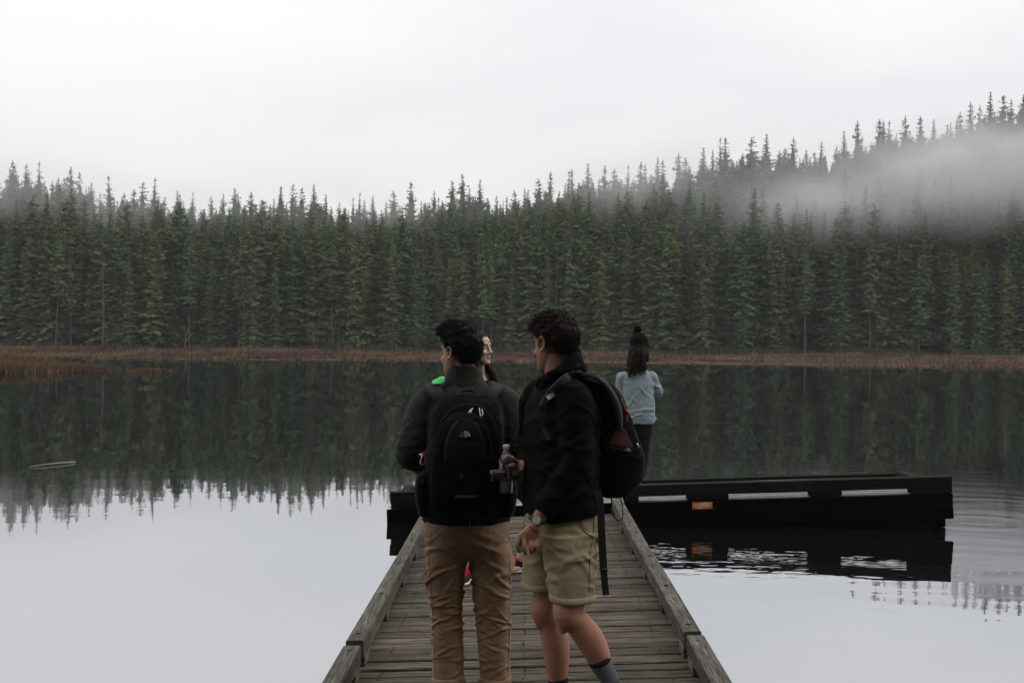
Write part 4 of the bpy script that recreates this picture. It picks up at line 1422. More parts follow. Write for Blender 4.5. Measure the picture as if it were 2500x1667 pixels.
    # back pocket flap seam
for s in (-1, 1):
    c = LG[s][2]; flr = deck_at(c.x, c.y)
    up_, so = MB(), MB()
    shoe('shoe', up_, so, (c.x, c.y - .062, flr), (c.x + s * .035, c.y + .215, flr), w=.045, h=.068)
    limb(up_, [Vector((c.x, c.y - .01, flr + .05)), Vector((c.x, c.y - .0, flr + .13))], [.040, .040])
    me = fuse(up_, .006, 3)
    sh = finish('boot', me, MATS['rubber'], g1, True)
    so.build('sole', MATS['rubber'], sh, True)
# leather belt loops / seams
mb = MB()
mb.tube([D(1079, 1196, d1 - .155), D(1079, 1225, d1 - .158), D(1078, 1252, d1 - .135)], .0022, 6); mb.build('seat_seam', MATS['chino'], ch)

# ------------------------------------------------------------------ his black backpack
b1 = thing('backpack', 'black backpack with small beige emblem on the back of the person in green fleece', 'backpack', D(1072, 1170, 6.2), 'backpacks')
db = 6.24
pb = 1.06293 / (FPX / db)
wb = lambda q: X1 * (q * pb)
mb = MB()
loft(mb, [(D(1070, 1186, db + .03), wb(88), Y1 * .085), (D(1070, 1160, db), wb(97), Y1 * .125), (D(1070, 1090, db), wb(95), Y1 * .135), (D(1070, 1020, db), wb(86), Y1 * .125), (D(1071, 960, db + .02), wb(80), Y1 * .105), (D(1074, 925, db + .045), wb(72), Y1 * .078), (D(1074, 906, db + .07), wb(58), Y1 * .045)], 36)
me = fuse(mb, .006, 4); p = co_of(me)
displace(me, .006 * (ridge(p * np.array([8, 8, 10]), 41) - .4) + .002 * fbm(p * 40, 2, 2))
bp = finish('main_compartment', me, MATS['black_nylon'], b1, True)
mb = MB()   # front panel with arched top
dbf = db - .125
loft(mb, [(D(1062, 1172, dbf + .02), wb(70), Y1 * .030), (D(1062, 1130, dbf), wb(74), Y1 * .045), (D(1063, 1060, dbf), wb(70), Y1 * .046), (D(1065, 1000, dbf + .005), wb(60), Y1 * .042), (D(1066, 965, dbf + .02), wb(44), Y1 * .034), (D(1067, 948, dbf + .04), wb(20), Y1 * .022)], 32)
me = fuse(mb, .0055, 3); p = co_of(me); displace(me, .005 * (ridge(p * np.array([9, 9, 14]), 13) - .4) + .0015 * fbm(p * 45, 7, 2))
finish('front_pocket', me, MATS['black_nylon'], b1, True)
mb = MB()   # small upper pocket carrying the emblem
dbg = dbf - .038
loft(mb, [(D(1066, 1075, dbg + .012), wb(44), Y1 * .014), (D(1067, 1045, dbg), wb(47), Y1 * .022), (D(1068, 1005, dbg), wb(42), Y1 * .022), (D(1069, 975, dbg + .008), wb(28), Y1 * .018), (D(1069, 966, dbg + .018), wb(12), Y1 * .010)], 28)
me = fuse(mb, .005, 3); p = co_of(me); displace(me, .0035 * (ridge(p * np.array([12, 12, 18]), 19) - .4))
finish('upper_pocket', me, MATS['navy_nylon'], b1, True)
for s, x, yb in ((-1, 976, 1105), (1, 1166, 1105)):
    mb = MB()
    loft(mb, [(D(x - s * 2, 1184, db + .02), wb(16), Y1 * .070), (D(x, 1140, db + .01), wb(22), Y1 * .090), (D(x, 1104, db + .01), wb(22), Y1 * .09), (D(x - s * 4, 1086, db + .01), wb(17), Y1 * .080), (D(x - s * 10, 1080, db + .01), wb(8), Y1 * .05)], 24)
    me = fuse(mb, .0055, 3); p = co_of(me); displace(me, .004 * (ridge(p * np.array([14, 14, 12]), 23) - .4))
    finish('side_pocket', me, MATS['black_nylon'], b1, True)
def zipper(pts, parent, name='zipper', r=.0042):
    m = MB(); m.tube([Vector(a[:3]) for a in catmull(pts, 5)], r, 6); return m.build(name, MATS['webbing'], parent, True)
zipper([D(990, 1110, db - .108), D(994, 1040, db - .112), D(1010, 975, db - .10), D(1042, 938, db - .07), D(1076, 930, db - .055), D(1110, 938, db - .07), D(1137, 975, db - .10), D(1150, 1040, db - .112), D(1156, 1110, db - .108)], b1)
zipper([D(1022, 1060, dbg - .008), D(1030, 1010, dbg - .012), D(1048, 975, dbg - .006), D(1069, 963, dbg + .004), D(1090, 975, dbg - .006), D(1106, 1010, dbg - .012), D(1113, 1060, dbg - .008)], b1)
for (x0, y0, x1, y1, dx) in ((1085, 937, 1080, 950, -4), (1101, 937, 1103, 952, 6)):     # white zip-pull cords
    m = MB()
    dz_ = db - .078
    m.tube([Vector(a[:3]) for a in catmull([D(x0, y0, dz_), D(x1, y1, dz_ - .016), D(x1 + dx * .3, y1 + 2.5, dz_ - .018), D(x1 + dx, y1 - 1, dz_ - .016), D(x0 + dx, y0 + 3, dz_ - .006)], 5)], .0022, 6)
    m.build('zip_pull', MATS['white_print'], b1, True)
m = MB(); m.box(D(1105, 961, db - .112), (.018, .006, .016), None, .002); m.build('pull_tab', MATS['strap_grey'], b1)
m = MB(); m.box(D(1034, 1011, dbf - .05), (.006, .006, .014), None, .002); m.build('pull_tab', MATS['metal'], b1)
m = MB(); m.box(D(1060, 1094, dbf - .052), (.014, .006, .022), None, .002); m.build('pull_tab', MATS['strap_grey'], b1)
m = MB(); m.box(D(1070, 1140, dbf - .050), (.096, .004, .0105), None, .001); m.build('reflective_strip', plain('reflective_grey', (.035, .034, .032), .6, .3), b1)
MATS['emblem'] = plain('beige_embroidery', (.44, .34, .24), .8, .2, 0, .2, 300)
def emblem(o, s, ex, ez, parent, nrm):
    """quarter-dome of three arcs with three lines of lettering at its left"""
    o, ex, ez = Vector(o), Vector(ex).normalized(), Vector(ez).normalized()
    m = MB()
    def arc(r0, r1):
        vs = []
        for k in range(15):
            a = math.pi / 2 * k / 14
            for r_ in (r0, r1):
                vs.append(o + ex * (math.cos(a) * r_ * s) + ez * (math.sin(a) * r_ * s))
        m.add(vs + [v - nrm * .0012 for v in vs], [(2 * k, 2 * k + 1, 2 * k + 3, 2 * k + 2) for k in range(14)] + [(30 + 2 * k, 30 + 2 * k + 2, 30 + 2 * k + 3, 30 + 2 * k + 1) for k in range(14)])
    for (r0, r1) in ((.0, .30), (.36, .62), (.68, 1.0)): arc(r0, r1)
    e_ = m.build('emblem', MATS['emblem'], parent)
    M = Matrix(((ex.x, ez.x, nrm.x, 0), (ex.y, ez.y, nrm.y, 0), (ex.z, ez.z, nrm.z, 0), (0, 0, 0, 1)))
    for k, tx in enumerate(('THE', 'NORTH', 'FACE')):
        MT = Matrix.Translation(o - ex * (.08 * s) + ez * (s * (.72 - .28 * k))) @ M
        text_mesh('emblem_lettering', tx, .27 * s, MT, MATS['emblem'], e_, 0, .0006, 'RIGHT', .9)
    return e_
emblem(D(1067, 1004, dbg - .0262), .0275, (1, 0, .22), (-.12, 0, 1), b1, Vector((0, -1, 0)))
# shoulder straps
for s, pts in ((-1, [D(1022, 925, db + .09), D(1006, 905, db + .12), D(994, 890, d1 - .06), D(992, 882, d1 + .02), D(1000, 893, d1 + .11), D(1004, 950, d1 + .16)]),
               (1, [D(1110, 925, db + .09), D(1128, 905, db + .12), D(1140, 890, d1 - .06), D(1142, 883, d1 + .02), D(1134, 895, d1 + .11), D(1130, 950, d1 + .16)])):
    m = MB(); q = [Vector(a[:3]) for a in catmull(pts, 6)]
    m.ribbon(q, .062, .016, Vector((1, 0, -.35 * s)))
    m.build('shoulder_strap', MATS['webbing'], b1, True)
m = MB(); m.tube([Vector(a[:3]) for a in catmull([D(1054, 912, db + .05), D(1060, 900, db + .075), D(1076, 896, db + .08), D(1090, 900, db + .075), D(1096, 912, db + .05)], 5)], .006, 8); m.build('haul_loop', MATS['webbing'], b1, True)
for s, x in ((-1, 964), (1, 1178)):
    m = MB(); m.ribbon([D(x, 1092, db - .02), D(x - 2 * s, 1104, db - .05), D(x - 8 * s, 1106, db - .09)], .02, .003, Vector((0, 0, 1))); m.build('compression_strap', MATS['webbing'], b1)

# bottle in the side pocket
bo = thing('water_bottle', 'clear plastic water bottle with white cap in the black backpack\'s side pocket', 'bottle', D(1162, 1100, db - .10))
t = NT('clear_plastic')
t.b.inputs['Transmission Weight'].default_value = .75; t.b.inputs['IOR'].default_value = 1.35
nb = t.noise(t.coord('Object'), 30, 2, .5); t.bump(nb, .3, .003)
MATS['pet'] = t.set((.50, .56, .62), .12, .5)
MATS['label_blue'] = plain('blue_label', (.05, .15, .22), .5, .4)
m = MB()
bx = D(1162, 1100, db - .10); top = D(1162, 1021, db - .10).z
prof = [(.030, -.10), (.032, -.085), (.0325, .0), (.0315, .02), (.0325, .035), (.031, .05), (.024, .072), (.014, .090), (.0135, .098)]
z_off = top - .118
vs = []; fs = []; nseg = 24
for (r_, z_) in prof:
    for k in range(nseg):
        a_ = 6.28319 * k / nseg; rr = r_ * (1 + .02 * math.sin(5 * a_))
        vs.append(Vector((bx.x + math.cos(a_) * rr, bx.y + math.sin(a_) * rr, z_off + z_)))
for j in range(len(prof) - 1):
    for k in range(nseg):
        a, b = j * nseg + k, j * nseg + (k + 1) % nseg
        fs.append((a, b, b + nseg, a + nseg))
fs.append(tuple(reversed(range(nseg)))); fs.append(tuple(range((len(prof) - 1) * nseg, len(prof) * nseg)))
mesh_obj('bottle_body', vs, fs, MATS['pet'], bo, True)
m = MB(); m.tube([(bx.x, bx.y, z_off + .099), (bx.x, bx.y, z_off + .102), (bx.x, bx.y, z_off + .115), (bx.x, bx.y, z_off + .118)], [.0150, .0158, .0158, .0145], 20); m.build('cap', plain('white_cap', (.72, .73, .74), .5, .4), bo, True)
m = MB(); m.tube([(bx.x, bx.y, z_off - .045), (bx.x, bx.y, z_off + .002)], .0332, 24); m.build('label_band', MATS['label_blue'], bo, True)

# red carabiner clipped to the other side
cb = thing('carabiner', 'red and silver carabiner clipped to the left side of the black backpack', 'carabiner', D(968, 1055, db - .06))
m = MB(); cpts = [(966, 1043), (973, 1042), (976, 1050), (975, 1062), (970, 1067), (964.5, 1064)]
m.tube([Vector(a[:3]) for a in catmull([D(x, y, db - .09) for (x, y) in cpts], 5)], .0026, 7); m.build('hook', plain('red_anodised', (.42, .012, .035), .35, .5, .4), cb, True)
m = MB(); m.tube([D(965, 1064, db - .09), D(968.5, 1052, db - .09), D(970, 1044, db - .09)], .0022, 7); m.build('gate', MATS['metal'], cb, True)
m = MB(); m.tube([D(963, 1043.5, db - .09), D(971, 1042.5, db - .09)], .0030, 7); m.build('hinge', MATS['metal'], cb, True)

# bright green cloth folded over the strap on his left shoulder
gc = MB()
vs = []; fs = []
gp = [((989, 885), (997, 881.5)), ((993, 875), (1003, 882)), ((1001, 869), (1011, 880)), ((1010, 866), (1018, 878.5)), ((1017, 864.5), (1022, 876)), ((1021, 867), (1022, 872))]
rowsn = []
for k, (a_, b_) in enumerate(gp):
    A_, B_ = D(*a_, d1 + .015), D(*b_, d1 - .075)
    for u_ in (0, .25, .5, .75, 1):
        c_ = A_ + (B_ - A_) * u_ + Vector((0, -.02 * math.sin(u_ * 3.14), .010 * math.sin(u_ * 3.14) + .003 * math.sin(k * 2.2 + u_ * 6)))
        vs.append(c_)
for k in range(len(gp) - 1):
    for j in range(4):
        a = k * 5 + j; fs.append((a, a + 1, a + 6, a + 5))
n_ = len(vs)
vs2 = vs + [v + Vector((0, .004, -.004)) for v in vs]
fs2 = fs + [tuple(reversed([i + n_ for i in f])) for f in fs]
o = mesh_obj('green_cloth', vs2, fs2, plain('bright_green_nylon', (.025, .55, .10), .45, .4, 0, .3, 30), None, True)
tag(o, 'bright green cloth tucked at the left shoulder of the person in green fleece', 'cloth')
# ------------------------------------------------------------------ the man in the black jacket and khaki shorts, walking to the left
d2 = 5.95
px2 = 1.06293 / (FPX / d2)
g2x = D(1290, 1400, d2).x
g2 = thing('person', 'person in black jacket and khaki shorts turned left, holding a camera', 'person', (g2x, d2, deck_at(g2x, d2)))
fw2 = Vector((-math.cos(R(20)), -math.sin(R(20)), 0)); rt2 = fw2.cross(Vector((0, 0, 1)))      # forward, his right (away from the camera)
h2o = D(1273, 792, d2 + .02); h2r = frame((-math.sin(R(43)), math.cos(R(43)), -.10))
SHL, ELL, WRL = D(1320, 925, d2 - .17), D(1326, 1068, d2 - .20), D(1243, 1180, d2 - .20)
SHR, ELR, WRR = D(1238, 912, d2 + .20), D(1222, 1003, d2 + .26), D(1209, 1070, d2 + .06)
HL_, KL_, AL_ = D(1306, 1215, d2 - .09), D(1311, 1408, d2 - .12), D(1397, 1552, d2 - .09)
HR_, KR_, AR_ = D(1278, 1215, d2 + .09), D(1257, 1398, d2 + .08), D(1283, 1588, d2 + .10)
mb = MB()
head(mb, h2o, h2r, 1.03)
limb(mb, [h2o + h2r @ Vector((0, -.025, -.025)), D(1282, 845, d2 + .02), D(1290, 872, d2 + .01), D(1292, 900, d2)], [.058, .060, .066, .09])
loft(mb, [(D(1292, 1215, d2), fw2 * .12, rt2 * .165), (D(1290, 1140, d2), fw2 * .11, rt2 * .150), (D(1290, 1060, d2), fw2 * .11, rt2 * .15), (D(1291, 980, d2), fw2 * .12, rt2 * .17), (D(1292, 925, d2), fw2 * .11, rt2 * .165), (D(1292, 893, d2), fw2 * .08, rt2 * .11)])
limb(mb, [SHL, (SHL + ELL) / 2, ELL, (ELL + WRL) / 2, WRL, D(1238, 1192, d2 - .20)], [.052, .048, .042, .040, .030, .030])
limb(mb, [SHR, (SHR + ELR) / 2, ELR, (ELR + WRR) / 2, WRR, D(1203, 1071, d2 + .03)], [.052, .048, .042, .038, .030, .028])
# legs: near leg trailing, far leg straight
def leg2(a, b, c, kn, cf):
    t1 = a + (b - a) * .35; t2 = a + (b - a) * .78
    sh = (c - b); s1 = b + sh * .16; s2 = b + sh * .38; s3 = b + sh * .62; s4 = b + sh * .84
    back = -fw2 * cf
    limb(mb, [a, t1, t2, b + fw2 * .012, s1 + back * .4, s2 + back, s3 + back * .75, s4 + back * .2, c], [.092, .086, .070, .064, .057, .062, .056, .042, .037], 20, 6)
    mb.ball(b + fw2 * .035, (.035, .038, .042), 14, 10)
    mb.tube([b + fw2 * .045 + Vector((0, 0, -.035)), b + fw2 * .038 + Vector((0, 0, -.075)) + sh * .03], [.018, .014], 10)
leg2(HL_, KL_, AL_, 0, .016); leg2(HR_, KR_, AR_, 0, .016)
fR = deck_at(AR_.x, AR_.y); fL = deck_at(AL_.x, AL_.y)
limb(mb, [AR_ + Vector((.02, 0, -.05)), AR_ + Vector((-.06, -.005, -.06)), Vector((AR_.x - .17, AR_.y - .02, fR + .03))], [.036, .036, .026])
toeL = Vector((AL_.x - .11, AL_.y - .03, fL + .03))
limb(mb, [AL_ + Vector((.03, 0, -.03)), AL_ * .5 + toeL * .5 + Vector((.01, 0, -.0)), toeL, toeL + Vector((-.06, -.015, -.002))], [.036, .036, .030, .022])
# hanging left hand: back of the hand towards the camera, fingers loosely curled
dh = d2 - .205
W_ = D(1233, 1205, dh)
kn = [U(1265, 1309, dh), U(1280, 1316, dh - .004), U(1296, 1320, dh - .004), U(1310, 1321, dh)]
limb(mb, [D(1241, 1186, dh + .004), D(1235, 1202, dh), U(1303, 1290, dh)], [.030, .029, .030], 16, 4)
palm_ax = (kn[3] - kn[0]).normalized()
loft(mb, [(U(1307, 1283, dh + .004), palm_ax * .030, Vector((0, .021, 0))), (U(1298, 1298, dh + .004), palm_ax * .040, Vector((0, .021, 0))), (U(1290, 1311, dh + .006), palm_ax * .044, Vector((0, .017, 0))), (U(1287, 1322, dh + .010), palm_ax * .043, Vector((0, .013, 0)))], 22, 3)
for k, (a, b, c) in enumerate((((1265, 1309), (1262, 1331), (1269, 1348)), ((1280, 1316), (1279, 1337), (1284, 1354)), ((1296, 1320), (1295.5, 1338), (1298, 1352)), ((1310, 1321), (1308.5, 1335), (1308, 1347)))):
    r_ = (.0098, .0102, .0098, .0088)[k]
    A_, B_, C_ = U(*a, dh - .002), U(*b, dh - .010), U(*c, dh + .012)
    mb.ball(A_, r_ * 1.15, 10, 8)
    finger(mb, [A_ + (A_ - B_) * .25, A_, (A_ + B_) / 2 + Vector((0, -.004, 0)), B_, (B_ + C_) / 2 + Vector((0, -.002, 0)), C_], r_, r_ * .80)
finger(mb, [U(1290, 1294, dh + .02), U(1272, 1309, dh + .030), U(1266, 1325, dh + .036), U(1268, 1337, dh + .040)], .0125, .009)
# right hand round the camera's grip
dc = d2 + .02
CC = U(1246, 1149, dc)                               # centre of the camera body
WR2 = U(1279, 1138, dc + .02)
limb(mb, [D(1209, 1070, d2 + .06), WR2, U(1268, 1139, dc + .03)], [.030, .027, .030], 16, 4)
loft(mb, [(U(1272, 1139, dc + .025), Vector((0, .028, 0)), Vector((0, 0, .022))), (U(1262, 1137, dc + .035), Vector((0, .034, 0)), Vector((0, 0, .026))), (U(1252, 1132, dc + .045), Vector((0, .028, 0)), Vector((0, 0, .022)))], 18, 3)
finger(mb, [U(1264, 1128, dc + .012), U(1250, 1118, dc - .010), U(1239, 1113, dc - .022), U(1231, 1120, dc - .030), U(1229, 1127, dc - .030)], .0105, .0085)
finger(mb, [U(1258, 1134, dc + .03), U(1238, 1127, dc + .010), U(1227, 1133, dc - .006), U(1225, 1144, dc - .014), U(1226, 1150, dc - .012)], .0100, .0082)
finger(mb, [U(1256, 1141, dc + .045), U(1234, 1138, dc + .03), U(1224, 1146, dc + .02), U(1224, 1157, dc + .015)], .0098, .008)
finger(mb, [U(1256, 1149, dc + .05), U(1236, 1149, dc + .045), U(1226, 1156, dc + .04), U(1227, 1165, dc + .035)], .0088, .0075)
finger(mb, [U(1272, 1147, dc - .002), U(1264, 1153, dc - .030), U(1262, 1160, dc - .038)], .0115, .009)
me = fuse(mb, .0042, 2)
paint_face(me, h2o, h2r, 1.03)
p = co_of(me)
finish('body', me, MATS['skin2'], g2, True)
# fingernails of the hanging hand are turned away; watch on the wrist
wt = thing('wristwatch', 'steel wristwatch with pale dial on the hanging wrist of the person in shorts', 'watch', U(1308, 1268, dh - .03))
wc = U(1310, 1268, dh - .040)
wn = Vector((-.10, -1.0, .12)).normalized()
wax = (D(1241, 1178, dh) - D(1234, 1200, dh)).normalized()          # along the forearm
wsd = wn.cross(wax).normalized()
def disc(m, c, n, r, th, seg=28):
    m.tube([c - n * th / 2, c + n * th / 2], r, seg)
m = MB(); disc(m, wc, wn, .0205, .009); m.build('case', MATS['metal'], wt, False)
m = MB(); disc(m, wc + wn * .0052, wn, .0178, .0015); m.build('dial', plain('cream_dial', (.50, .46, .37), .5, .3, 0, .1), wt)
m = MB()
for (ang, L_) in ((25, .0095), (190, .013)):
    dv = wax * math.cos(R(ang)) + wsd * math.sin(R(ang)); m.tube([wc + wn * .0064, wc + wn * .0064 + dv * L_], .0008, 5)
for k in range(12):
    dv = wax * math.cos(k * math.pi / 6) + wsd * math.sin(k * math.pi / 6); m.tube([wc + wn * .0062 + dv * .0140, wc + wn * .0062 + dv * .0165], .0006, 4)
m.build('hands_and_ticks', MATS['rubber'], wt)
m = MB(); cen = wc - wn * .036
ring = []
for k in range(25):
    a = 6.28319 * k / 24
    ring.append(cen + wn * (math.cos(a) * .0345) + wsd * (math.sin(a) * .036))
m.ribbon(ring, .019, .004, wax); m.build('strap', plain('dark_leather', (.018, .013, .010), .6, .3), wt, True)

# hair
def cond2(d):
    if d.y > .38 and d.z < .34: return False
    if d.z < -.80: return False
    if abs(d.x) > .5 and d.z < -.40 and d.y > -.42: return False
    if abs(d.x) > .5 and d.y > .08 and d.z < .0 and not (d.y < .20 and d.z > -.45): return False
    return True
thick2 = lambda d: .009 + .006 * max(0, d.z) + .014 * max(0, d.y) * max(0, d.z + .2)
vs, fs = hair_cap(h2o, h2r, cond2, thick2, 14, .005, s=1.03)
v2, f2 = strands(h2o, h2r, 14000, 16, cond2, lambda d: .022 + .008 * max(0, d.z) + .014 * max(0, d.y), lambda d: Vector((.45 * math.sin(d.z * 11 + d.y * 9), (.45 if d.z > .15 else -.3) + .3 * math.sin(d.x * 13), (.0 if d.z > .3 else -.6))), .0012, s=1.03, wave=.18, jit=.30, out=.20, thick=thick2)
n0 = len(vs)
mesh_obj('hair', vs + v2, fs + [tuple(i + n0 for i in f) for f in f2], MATS['hair_brown'], g2, False)

# jacket with bunched hood
mb = MB()
tl_ = Vector((0, 0, -.024))
loft(mb, [(D(1290, 1181, d2), fw2 * .148 + tl_, rt2 * .212), (D(1289, 1172, d2), fw2 * .153 + tl_, rt2 * .216), (D(1289, 1130, d2), fw2 * .150, rt2 * .205), (D(1288, 1060, d2), fw2 * .150, rt2 * .20), (D(1289, 985, d2), fw2 * .155, rt2 * .205), (D(1291, 930, d2), fw2 * .14, rt2 * .195), (D(1290, 898, d2), fw2 * .115, rt2 * .145), (D(1287, 882, d2 + .005), fw2 * .098, rt2 * .105), (D(1284, 873, d2 + .01), fw2 * .084, rt2 * .088)], 36)
limb(mb, [SHL + Vector((-.03, .05, .03)), SHL + Vector((.0, -.005, .0)), SHL + (ELL - SHL) * .5, ELL, ELL + (WRL - ELL) * .35, ELL + (WRL - ELL) * .75, D(1247, 1176, dh + .005)], [.072, .082, .075, .069, .064, .056, .049], 22, 5)
limb(mb, [SHR + Vector((.06, -.06, .02)), SHR, (SHR + ELR) / 2, ELR, (ELR + WRR) / 2, WRR + Vector((.008, 0, .0))], [.072, .080, .074, .066, .056, .042], 20, 5)
me = fuse(mb, .0065, 5)
p = co_of(me)
amp = .008 * (ridge(p * np.array([6, 6, 9]), 61) - .4) + .002 * fbm(p * 30, 6, 2)
amp += creases(me, [(ELL, (.14, .14, .12), 22, .008, .014, .06, (.1, .6)), ((SHL + ELL) / 2, (.14, .14, .12), 10, .006, .015, .07, (.2, .8)), (D(1270, 1140, d2), (.3, .3, .12), 18, .007, .017, .10, (.0, .5)), (WRL, (.12, .12, .1), 14, .005, .010, .04, (.0, .5)), (D(1260, 1010, d2), (.3, .3, .15), 12, .006, .018, .10, (.1, .6))], 8)
displace(me, amp)
jk = finish('jacket', me, MATS['black_shell'], g2, True)
mb = MB()     # collar and hood lying on the neck
for (cx, cy, rx, ry, rz, dd, an) in ((1254, 886, .045, .10, .030, .01, .25), (1272, 876, .06, .105, .034, .015, -.1), (1298, 860, .062, .10, .040, .01, -.5), (1316, 846, .050, .095, .042, .0, -.6), (1322, 830, .032, .080, .036, .02, -.4), (1306, 842, .042, .086, .038, .03, -.4), (1334, 850, .030, .075, .038, .0, -.2)):
    mb.ball(D(cx, cy, d2 + dd), (rx, ry, rz), 20, 12, Matrix.Rotation(-an, 3, 'Y'))
limb(mb, [D(1236, 882, d2 - .02), D(1246, 876, d2 - .05), D(1270, 864, d2 - .085), D(1298, 845, d2 - .08), D(1320, 822, d2 - .04), D(1322, 812, d2 + .03)], [.020, .020, .024, .026, .026, .020], 14, 5)
me = fuse(mb, .0055, 3); p = co_of(me)
displace(me, creases(me, [(D(1295, 840, d2 - .05), (.15, .2, .1), 22, .006, .011, .07, (.1, .7))], 3) + .003 * fbm(p * 22, 8, 2))
finish('hood', me, MATS['black_shell'], jk, True)
m = MB(); m.box(D(1269, 1128, d2 - .175), (.016, .004, .022), Matrix.Rotation(.5, 3, 'Y'), .001); m.build('sleeve_patch', plain('dull_blue_patch', (.020, .022, .05), .7, .2), jk)
m = MB(); m.tube([D(1331, 1166, d2 - .165), D(1333, 1178, d2 - .18), D(1331, 1192, d2 - .175)], [.006, .008, .007], 8); m.build('hem_cord', MATS['rubber'], jk, True)

# khaki shorts
mb = MB()
wv = lambda q: fw2 * (q * px2 / .94)
loft(mb, [(D(1291, 1150, d2), wv(74), rt2 * .180), (D(1292, 1190, d2), wv(80), rt2 * .192), (D(1294, 1235, d2), wv(82), rt2 * .192), (D(1296, 1258, d2), wv(74), rt2 * .17)], 36)
secsN = [(1306, 1225, 66, .10), (1311, 1270, 60, .102), (1313, 1320, 52, .098), (1314, 1360, 47.5, .094), (1315, 1381, 46.5, .093)]
secsF = [(1268, 1225, 60, .10), (1257, 1265, 52, .098), (1249, 1310, 46, .094), (1246, 1335, 44.5, .092), (1245, 1352, 44, .091)]
loft(mb, [(D(x, y, d2 - .10), wv(h), rt2 * b) for (x, y, h, b) in secsN], 28)
loft(mb, [(D(x, y, d2 + .09), wv(h), rt2 * b) for (x, y, h, b) in secsF], 28)
me = fuse(mb, .0052, 4); p = co_of(me)
cut(me, lambda c, n: ~((n[:, 2] < -.75) & (c[:, 2] < D(1300, 1325, d2).z)))
amp = .004 * fbm(p[:len(me.vertices)] * 8, 3, 2) if False else np.zeros(len(me.vertices))
p = co_of(me)
amp = .0045 * fbm(p * 7, 3, 2) + .0012 * fbm(p * 30, 3, 2)
amp += creases(me, [(D(1300, 1230, d2 - .1), (.2, .2, .09), 20, .0055, .012, .075, (.0, .45)), (D(1310, 1310, d2 - .1), (.15, .2, .08), 16, .0045, .012, .07, (.1, .7)), (D(1240, 1290, d2), (.12, .25, .08), 16, .0055, .012, .07, (.0, .5)), (D(1350, 1260, d2), (.1, .2, .1), 8, .006, .013, .08, (.4, .9))], 12)
displace(me, amp)
sh2 = finish('shorts', me, MATS['khaki'], g2, True)
def hem(secs, dd, name='hem'):
    (x0, y0, h0, b0), (x1, y1, h1, b1) = secs[-2], secs[-1]
    nseg = 40; vs = []; fs = []
    c1 = D(x1, y1, dd); dn = (D(x1, y1, dd) - D(x0, y0, dd)).normalized()
    prof = [(.002, -.026), (.0045, -.024), (.005, -.002), (.003, .002), (-.002, .002)]
    for (dr, dz) in prof:
        for k in range(nseg):
            a = 6.28319 * k / nseg
            ct, st = math.cos(a), math.sin(a)
            vs.append(c1 + dn * (dz - .006) + wv(h1) * (math.copysign(abs(ct) ** .86, ct)) * (1 + dr / .09) + rt2 * b1 * (math.copysign(abs(st) ** .86, st)) * (1 + dr / .09) + Vector((0, 0, .003 * math.sin(3 * a + x1))))
    for j in range(len(prof) - 1):
        for k in range(nseg):
            a, b = j * nseg + k, j * nseg + (k + 1) % nseg
            fs.append((a, b, b + nseg, a + nseg))
    mesh_obj(name, vs, fs, MATS['khaki'], sh2, True)
hem(secsN, d2 - .10); hem(secsF, d2 + .09)
def on_surface(obj, pts, lift):
    """press points given as (px, py) of the 2352 view onto the camera side of a mesh object"""
    off = world_off(obj); out = []
    bvh = bvh_of(obj)
    for (x, y) in pts:
        far = D(x, y, 20.0); dr = (far - CAM).normalized()
        h = bvh.ray_cast(CAM - off, dr)
        if h[0] is not None: out.append(h[0] + off - dr * lift)
    return out
from mathutils.bvhtree import BVHTree
_bv = {}
def bvh_of(obj):
    if obj.name not in _bv:
        me = obj.data
        _bv[obj.name] = BVHTree.FromPolygons([v.co for v in me.vertices], [p.vertices[:] for p in me.polygons])
    return _bv[obj.name]
def seam(obj, pts, mat, name='seam', r=.0016, parent=None, n=6, lift=.0006):
    q = [(a[0], a[1]) for a in catmull([(x, y, 0) for (x, y) in pts], n)]
    s_ = on_surface(obj, q, lift)
    if len(s_) < 2: return
    m = MB(); m.tube(s_, r, 5); return m.build(name, mat, parent or obj, True)
MATS['khaki_dark'] = cloth('khaki_thread', (.15, .118, .066), (.19, .15, .09), 90, 1400, .9, .15, .3, .3)
seam(sh2, [(1327, 1172), (1328, 1190), (1337, 1212), (1352, 1227), (1362, 1231)], MATS['khaki_dark'], 'pocket_seam', .0026)
seam(sh2, [(1332, 1172), (1333, 1190), (1341, 1209), (1355, 1222)], MATS['khaki_dark'], 'pocket_seam', .0014)
seam(sh2, [(1363, 1180), (1362, 1231), (1357, 1260), (1354, 1310), (1353, 1360)], MATS['khaki_dark'], 'side_seam', .0018)
seam(ch, [(989, 1215), (986, 1300), (993, 1400), (997, 1480), (998, 1545)], MATS['chino'], 'side_seam', .002)
seam(ch, [(1168, 1215), (1171, 1300), (1172, 1380), (1170, 1460), (1167, 1545)], MATS['chino'], 'side_seam', .0025)

# socks and shoes
mb = MB()
ax = (AL_ - KL_).normalized()
limb(mb, [AL_ - ax * .075, AL_ - ax * .03, AL_, AL_ + Vector((.015, 0, -.03))], [.0480, .0440, .0410, .040], 20, 4)
sk = finish('sock', fuse(mb, .005, 2), MATS['sock_grey'], g2, True)
m = MB(); m.tube([AL_ - ax * .090 - fw2 * .004, AL_ - ax * .064 - fw2 * .002], [.0515, .0480], 24); m.build('sock_band', MATS['sock_dark'], sk, True)
mb = MB(); limb(mb, [AR_ + Vector((-.004, 0, .062)), AR_ + Vector((0, 0, .03)), AR_, AR_ + Vector((.01, 0, -.03))], [.0455, .0425, .0405, .040], 20, 4)
finish('sock', fuse(mb, .005, 2), MATS['sock_dark'], g2, True)
up_, so = MB(), MB()
shoe('shoe', up_, so, Vector((AR_.x + .075, AR_.y + .01, fR)), Vector((AR_.x - .20, AR_.y - .03, fR)), w=.048, h=.082)
